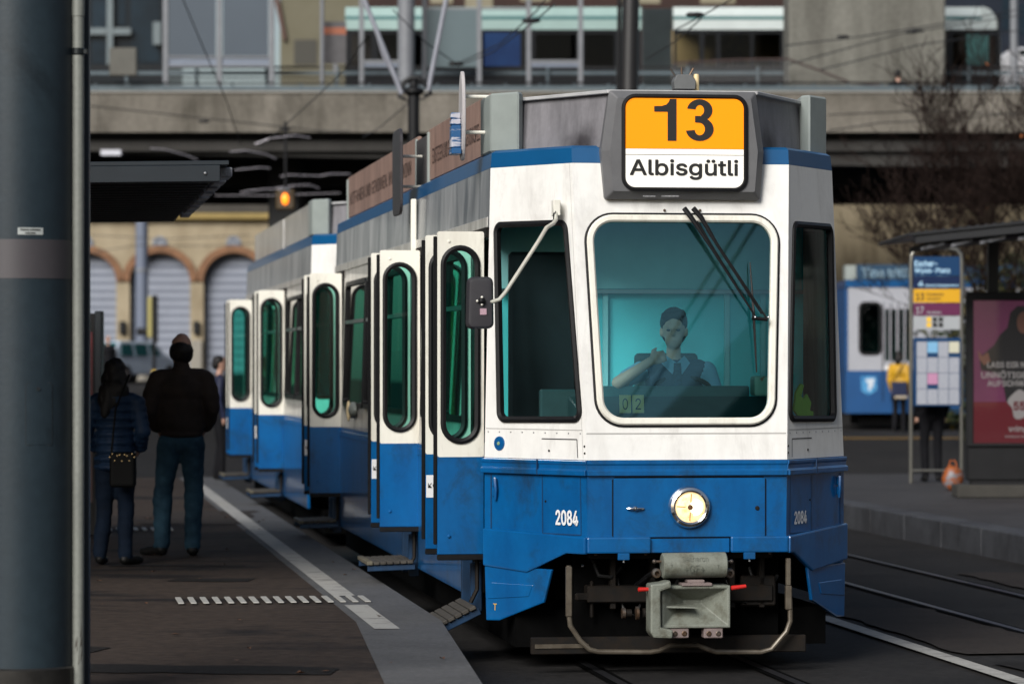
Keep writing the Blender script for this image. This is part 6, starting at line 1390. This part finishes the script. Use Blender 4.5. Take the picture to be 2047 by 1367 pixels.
# amber warning signal hanging before the dark pier
asg = thing('amber_signal', 'lit amber warning signal hanging before the dark viaduct pier', 'signal', W(570, 398, 70))
MB().box((-.19, 0, -.22), (.19, .25, .2)).build('housing', mat('signal_dark_yellow', (.05, .03, .008), .5), asg, bevel=.03)
MB().ell((0, -.01, 0), (.075, .04, .125), 16, 10).build('lamp', mat('amber_lamp', (1, .3, .02), .3, emis=(1.0, .20, .01), estr=1.1), asg, smooth=True)
MB().tube([(-.1, -.14, .16), (-.06, -.14, .19), (.06, -.14, .19), (.1, -.14, .16)], .02, 6).build('visor', mat('visor_grey', (.12, .14, .16), .5), asg)
MB().cyl((0, .12, .2), (0, .12, 1.6), .03, n=8).build('hanger', DARKST, asg)
# silver car
car = thing('car', 'silver blue estate car parked before the arches', 'car', (W(252, 0, 118).x, 118.6, gz(118)), R(62))
CAR = mat('car_silver_blue', (.42, .48, .55), .35, .1, var=.08, scale=2, coat=.5)
pr_ = [(-2.1, .28), (2.1, .28), (2.15, .62), (2.05, .80), (1.25, .92), (.62, 1.42), (-1.55, 1.46), (-2.0, 1.0), (-2.12, .7)]
MB().prism(pr_, -.84, .84, lambda u, v, h: Vector((u, h * (1 - .12 * max(0, (v - .9) / .55)), v))).build('body', CAR, car, bevel=.06, seg=2)
GT_ = mat('car_glass_teal', (.01, .07, .075), .08)
for sy in (-1, 1):
    for u0, u1 in ((-1.75, -.9), (-.82, .0), (.08, .8)):
        MB().prism([(u0 + .12, .95), (u1, .95), (u1 - (.3 if u1 > .5 else .02), 1.36), (u0 + (.24 if u0 < -1.5 else .06), 1.36)], .0, .02, lambda u, v, h: Vector((u, sy * (.845 * (1 - .12 * max(0, (v - .9) / .55)) + h - .004), v))).build('side_window', GT_, car)
    hl_ = MB().box((-2.16, sy * .80 - .12, .72), (-2.02, sy * .80 + .06, 1.0)).build('tail_light', mat('tail_red', (.6, .02, .03), .3, emis=(.6, .02, .03), estr=.25), car, bevel=.03)
    for u in (-1.35, 1.35):
        w_ = MB().cyl((u, sy * .70, .31), (u, sy * .87, .31), .31, n=20).build('wheel', RUBBER, car)
        MB().cyl((u, sy * .86, .31), (u, sy * .88, .31), .19, n=16).build('rim', STEEL, w_)
MB().add([Vector(p) for p in ((-1.66, -.68, 1.40), (-1.66, .68, 1.40), (-2.02, .74, 1.02), (-2.02, -.74, 1.02))], [(0, 1, 2, 3)]).build('rear_window', GT_, car)

# ================================================================== MASTS AND WIRES
ym = 50.0; mpx = 827
mm = thing('overhead_mast', 'black mast with forked light grey arms between the tracks', 'mast', (W(mpx, 0, ym).x, ym, gz(ym))); km = ym / FPX
mz = lambda py: CAMZ + (CY - py) * km - gz(ym); mx_ = lambda px: (px - mpx) * km
MB().cyl((0, 0, 0), (0, 0, mz(178)), .085, n=16).build('shaft', DARKST, mm, smooth=True)
MB().lathe((0, 0, mz(192)), (0, 0, 1), [(.09, 0), (.15, .05), (.15, .10), (.06, .14), (.06, .22), (.03, .24)], 16).build('mast_head', DARKST, mm, smooth=True)
MB().tube([(mx_(804), 0, mz(178)), (mx_(808), 0, mz(164)), (mx_(822), 0, mz(156)), (mx_(834), 0, mz(156)), (mx_(848), 0, mz(163)), (mx_(853), 0, mz(176))], .035, 8).build('yoke', DARKST, mm, smooth=True)
for a, b in (((803, 188), (720, -20)), ((856, 182), (896, -20))):
    MB().tube([(mx_(a[0]), 0, mz(a[1])), (mx_(b[0]), 0, mz(b[1]))], .036, 10).build('arm', mat('arm_pale_grey', (.36, .37, .42), .45, .2, var=.2, scale=4), mm, smooth=True)
    MB().tube([(mx_(a[0]) , .02, mz(a[1] - 8)), (mx_(a[0]) + (.04 if a[0] > 827 else -.04), .02, mz(a[1] + 6)), (mx_(a[0]) + (-.05 if a[0] > 827 else .05), 0, mz(a[1] + 10))], .030, 8).build('clamp', DARKST, mm, smooth=True)
MB().tube([(mx_(806), .05, mz(186)), (mx_(766), .05, mz(112)), (mx_(745), .05, mz(40)), (mx_(719), .05, mz(-20))], .022, 8).build('stay', mat('arm_pale_grey', (.36, .37, .42)), mm)
for pxs in ((850, 192, 846, 200, 838, 197), (808, 196, 814, 203, 820, 200)):
    MB().tube([(mx_(pxs[0]), -.02, mz(pxs[1])), (mx_(pxs[2]), -.02, mz(pxs[3])), (mx_(pxs[4]), -.02, mz(pxs[5]))], .014, 6).build('hook', DARKST, mm)
mk2 = thing('overhead_mast', 'thick black leaning mast rising behind the front tram roof', 'mast', (W(1250, 0, 54).x, 54, gz(54)), 0)
kz = 54 / FPX
MB().cyl((-.05, 0, 0), ((1256 - 1250) * kz + .05, 0, CAMZ + (CY + 60) * kz), .165, .135, n=24).build('shaft', mat('mast_soot', (.014, .013, .013), .45, var=.2, scale=2), mk2, smooth=True)
MB().cyl((-.20, .1, 0), (-.08, .1, CAMZ + (CY + 60) * kz), .035, n=10).build('conduit', DARKST, mk2)
def wire(pts, r, m, label, group): 
    o = MB().tube([W(a, b, y) for a, b, y in pts], r, 5).build('overhead_wire', m); return tag(o, label, 'wire', group)
WD = mat('wire_dark', (.03, .03, .03), .5, .3); WLt = mat('wire_glint', (.36, .34, .37), .3, .6)  # WLt: light caught on the wires, put into a pale colour
G1 = 'dark overhead wires'
WLAB = ['thin wire falling steeply past the pale blue barrier panels at upper left', 'thin wire slanting from the forked mast down left across the parapet', 'short wire running down left from the black mast shaft', 'level wire along the parapet left of the forked mast', 'wire falling right across the pale post behind the forked mast', 'lower of two wires rising right over the blue bus advert', 'upper of two wires rising right over the blue bus advert', 'wire rising right past the bus roof above the orange sign', 'wire slanting over the grey bus bellows beside the thick mast', 'topmost wire crossing the concrete pylon', 'middle wire fanning across the concrete pylon', 'lowest wire fanning across the concrete pylon', 'lower wire along the parapet right of the front tram', 'upper wire along the parapet right of the front tram', 'wire before the stained beige wall under the viaduct', 'lower wire before the cream arcade building', 'upper wire before the cream arcade building']
for pts in ([(362, -10, 50), (408, 100, 52), (450, 195, 55), (482, 290, 58)], [(735, 70, 46), (690, 140, 50), (610, 215, 54), (520, 295, 58)], [(826, 198, 52), (760, 255, 55), (725, 275, 58)], [(180, 212, 70), (400, 236, 71), (640, 262, 72), (700, 262, 72)], [(785, 20, 49), (850, 85, 50), (912, 128, 51)], [(915, 132, 51), (985, 105, 48), (1060, 50, 44), (1110, 8, 41)], [(920, 125, 51), (1000, 88, 47), (1075, 20, 43), (1095, -8, 41)], [(1350, 60, 44), (1400, 34, 42), (1475, -8, 40)], [(1290, 120, 48), (1350, 84, 45), (1404, 36, 42)],
            [(1570, 92, 62), (1720, 74, 64), (1850, 54, 66), (2047, 18, 68)], [(1575, 130, 62), (1800, 68, 65), (2047, 30, 68)], [(1640, 140, 62), (1840, 90, 65), (2047, 60, 68)], [(1655, 262, 66), (1760, 246, 67), (1900, 240, 68), (2047, 225, 69)], [(1655, 230, 66), (1850, 222, 67), (2047, 230, 68)], [(1680, 402, 80), (1770, 405, 80), (1830, 408, 80)], [(180, 505, 110), (280, 490, 110), (420, 492, 110), (520, 486, 110)], [(180, 470, 110), (330, 478, 110), (500, 470, 110)]):
    wire(pts, .009 if pts[0][2] < 60 else .012, WD, WLAB.pop(0), G1)
G2 = 'bright overhead wires'
BLAB = ['bright wire above the left shelter roof', 'bright wire right of the left shelter roof, below the edge beam', 'bright arched wire against the viaduct edge beam', 'bright wavy wire above the amber signal', 'bright arched wire just above the amber signal', 'bright short wire left of the amber signal', 'faint bright wire above and left of the amber signal', 'bright level wire behind the amber signal']
for pts in ([(300, 297, 66), (330, 299, 66), (370, 310, 66), (395, 320, 66)], [(460, 304, 64), (490, 301, 64), (530, 308, 64), (552, 318, 64)], [(510, 288, 64), (540, 277, 64), (590, 271, 64), (620, 276, 64)], [(560, 353, 72), (580, 350, 72), (640, 352, 72), (660, 348, 72), (700, 348, 72)], [(550, 377, 72), (590, 371, 72), (620, 370, 72), (638, 377, 72)], [(480, 385, 74), (520, 379, 74), (560, 378, 74)], [(470, 340, 72), (520, 335, 72), (540, 337, 72)], [(430, 391, 76), (540, 391, 76), (680, 386, 76)]):
    wire(pts, .011, WLt, BLAB.pop(0), G2)
for a, b, y in ((570, 259, 71.8), (408, 243, 71), (1685, 74, 66), (1822, 65, 65), (1835, 62, 65), (1390, 30, 43), (1062, 42, 44), (1778, 404, 80), (912, 128, 51)):
    c = W(a, b, y); o = MB().lathe(c - Vector((.12, 0, 0)), (1, 0, 0), [(.012, 0), (.035, .05), (.03, .10), (.035, .14), (.03, .19), (.012, .24)], 10).build('insulator', DARKST, smooth=True); tag(o, 'small dark insulator on ' + {570: 'the level wire left of the black mast', 408: 'the level wire above the left shelter', 1685: 'the topmost wire on the pylon, left one', 1822: 'the wires at the right of the pylon, lower one', 1835: 'the wires at the right of the pylon, upper one', 1390: 'the wire above the orange sign', 1062: 'the paired wires over the blue bus advert', 1778: 'the wire before the beige wall', 912: 'the wire junction right of the forked mast'}[a], 'insulator', 'wire insulators')
ul = MB().box((-.22, -.15, -.06), (.22, .15, .06)).build('soffit_lamp', mat('lamp_white', (.55, .55, .6), .4)); ul.location = W(223, 306, 74.6); tag(ul, 'small white lamp box under the viaduct edge', 'lamp')

# ================================================================== TREES
def bare_tree(x, y, z0, h, seed, label, lean=0.0):
    r = thing('bare_tree', label, 'tree', (x, y, z0), 0, 'leafless trees by the right shelter'); rg = random.Random(seed)
    tr = MB(); br = MB(); lv = MB()
    def grow(p, d, L, rad, depth, mbx):
        n = 4 if depth < 3 else 3; pts = [p]; rr = [rad]; dd = d.copy()
        for i in range(n):
            dd = (dd + Vector((rg.gauss(0, .16), rg.gauss(0, .16), rg.gauss(.05, .10)))).normalized(); p = p + dd * (L / n); pts.append(p); rr.append(max(rad * (1 - .5 * (i + 1) / n), .006))
        mbx.tube(pts, rr, 6 if depth == 0 else 4 if depth < 3 else 3, caps=False)
        if depth >= 6 or L < .12: 
            if rg.random() < .003:
                c = pts[-1]; s = .05; u = Vector((rg.uniform(-1, 1), rg.uniform(-1, 1), rg.uniform(-1, 1))).normalized(); w = u.orthogonal().normalized(); lv.add([c - u * s, c + w * s * .6, c + u * s, c - w * s * .6], [(0, 1, 2, 3)])
            return
        kids = (5, 5, 4, 4, 3, 3)[depth]
        for i in range(kids):
            t_ = rg.uniform(.35, 1.0) if i else 1.0; q = pts[min(n, max(1, int(t_ * n + .5)))]
            ax = Vector((rg.uniform(-1, 1), rg.uniform(-1, 1), rg.uniform(-.05, .6))).normalized()
            nd = (dd * (1.0 if i == 0 else .55) + ax * rg.uniform(.35, .85)); nd.z = max(nd.z, .12); nd.normalize()
            grow(q, nd, L * rg.uniform(.56, .78), max(rr[-1] * (.85 if i == 0 else .62), .006), depth + 1, br)
    grow(Vector((0, 0, 0)), Vector((lean, 0, 1)).normalized(), h * .56, h * .017, 0, tr)
    BK = mat('dark_bark', (.018, .012, .011), .9, spec=.1, var=.4, scale=12)
    tr.build('trunk', BK, r, smooth=True); tag(br.build('crown', mat('twig_brown', (.018, .011, .009), .9, spec=.1, var=.4, scale=6), r, flip=False), kind='stuff')
    if lv.v: lv.build('last_leaves', mat('orange_leaf', (.40, .12, .03), .7, var=.4, scale=3), r, flip=False)
    return r
bare_tree(W(2062, 0, 58).x, 58, gz(58), 4.5, 11, 'bare brown tree behind the right shelter roof, nearest the tram', -.10)
bare_tree(W(2120, 0, 60).x, 60, gz(60), 5.3, 23, 'bare brown tree at the right edge of the view', -.12)
def shrub(x, y, z0, rx, rz, n, seed, label):
    r = thing('shrub', label, 'shrub', (x, y, z0), 0, 'evergreen shrubs behind the right shelter'); rg = random.Random(seed); mb = MB(); st_ = MB()
    for i in range(12):
        a = rg.uniform(0, 6.3); st_.tube([(0, 0, 0), (rx * .3 * math.cos(a), rx * .3 * math.sin(a), rz * .6), (rx * .6 * math.cos(a), rx * .6 * math.sin(a), rz * 1.3)], [.03, .02, .008], 4)
    for i in range(n):
        u = Vector((rg.gauss(0, 1), rg.gauss(0, 1), rg.gauss(0, 1))).normalized() * (rg.random() ** .45)
        c = Vector((u.x * rx, u.y * rx, rz + u.z * rz)) * (1 + .12 * noise.noise(u * 3)); s = rg.uniform(.05, .11)
        a = Vector((rg.gauss(0, 1), rg.gauss(0, 1), rg.gauss(0, .6))).normalized(); w = a.orthogonal().normalized()
        mb.add([c - a * s, c + w * s * .5, c + a * s, c - w * s * .5], [(0, 1, 2, 3)], rg.choice((0, 0, 0, 1, 2)))
    st_.build('stems', mat('dark_bark', (.03, .02, .02)), r); tag(mb.build('foliage', [mat('leaf_green', (.025, .045, .012), .6), mat('leaf_olive', (.07, .07, .012), .6), mat('leaf_yellow', (.16, .11, .012), .6)], r, flip=False), kind='stuff')
shrub(W(1985, 0, 64).x, 64, gz(64), 1.5, 1.75, 3500, 4, 'olive green shrub between stop sign and poster stand')
shrub(W(2095, 0, 65).x, 65, gz(65), 1.6, 1.9, 3500, 9, 'dark green shrub above the poster stand at the right edge')
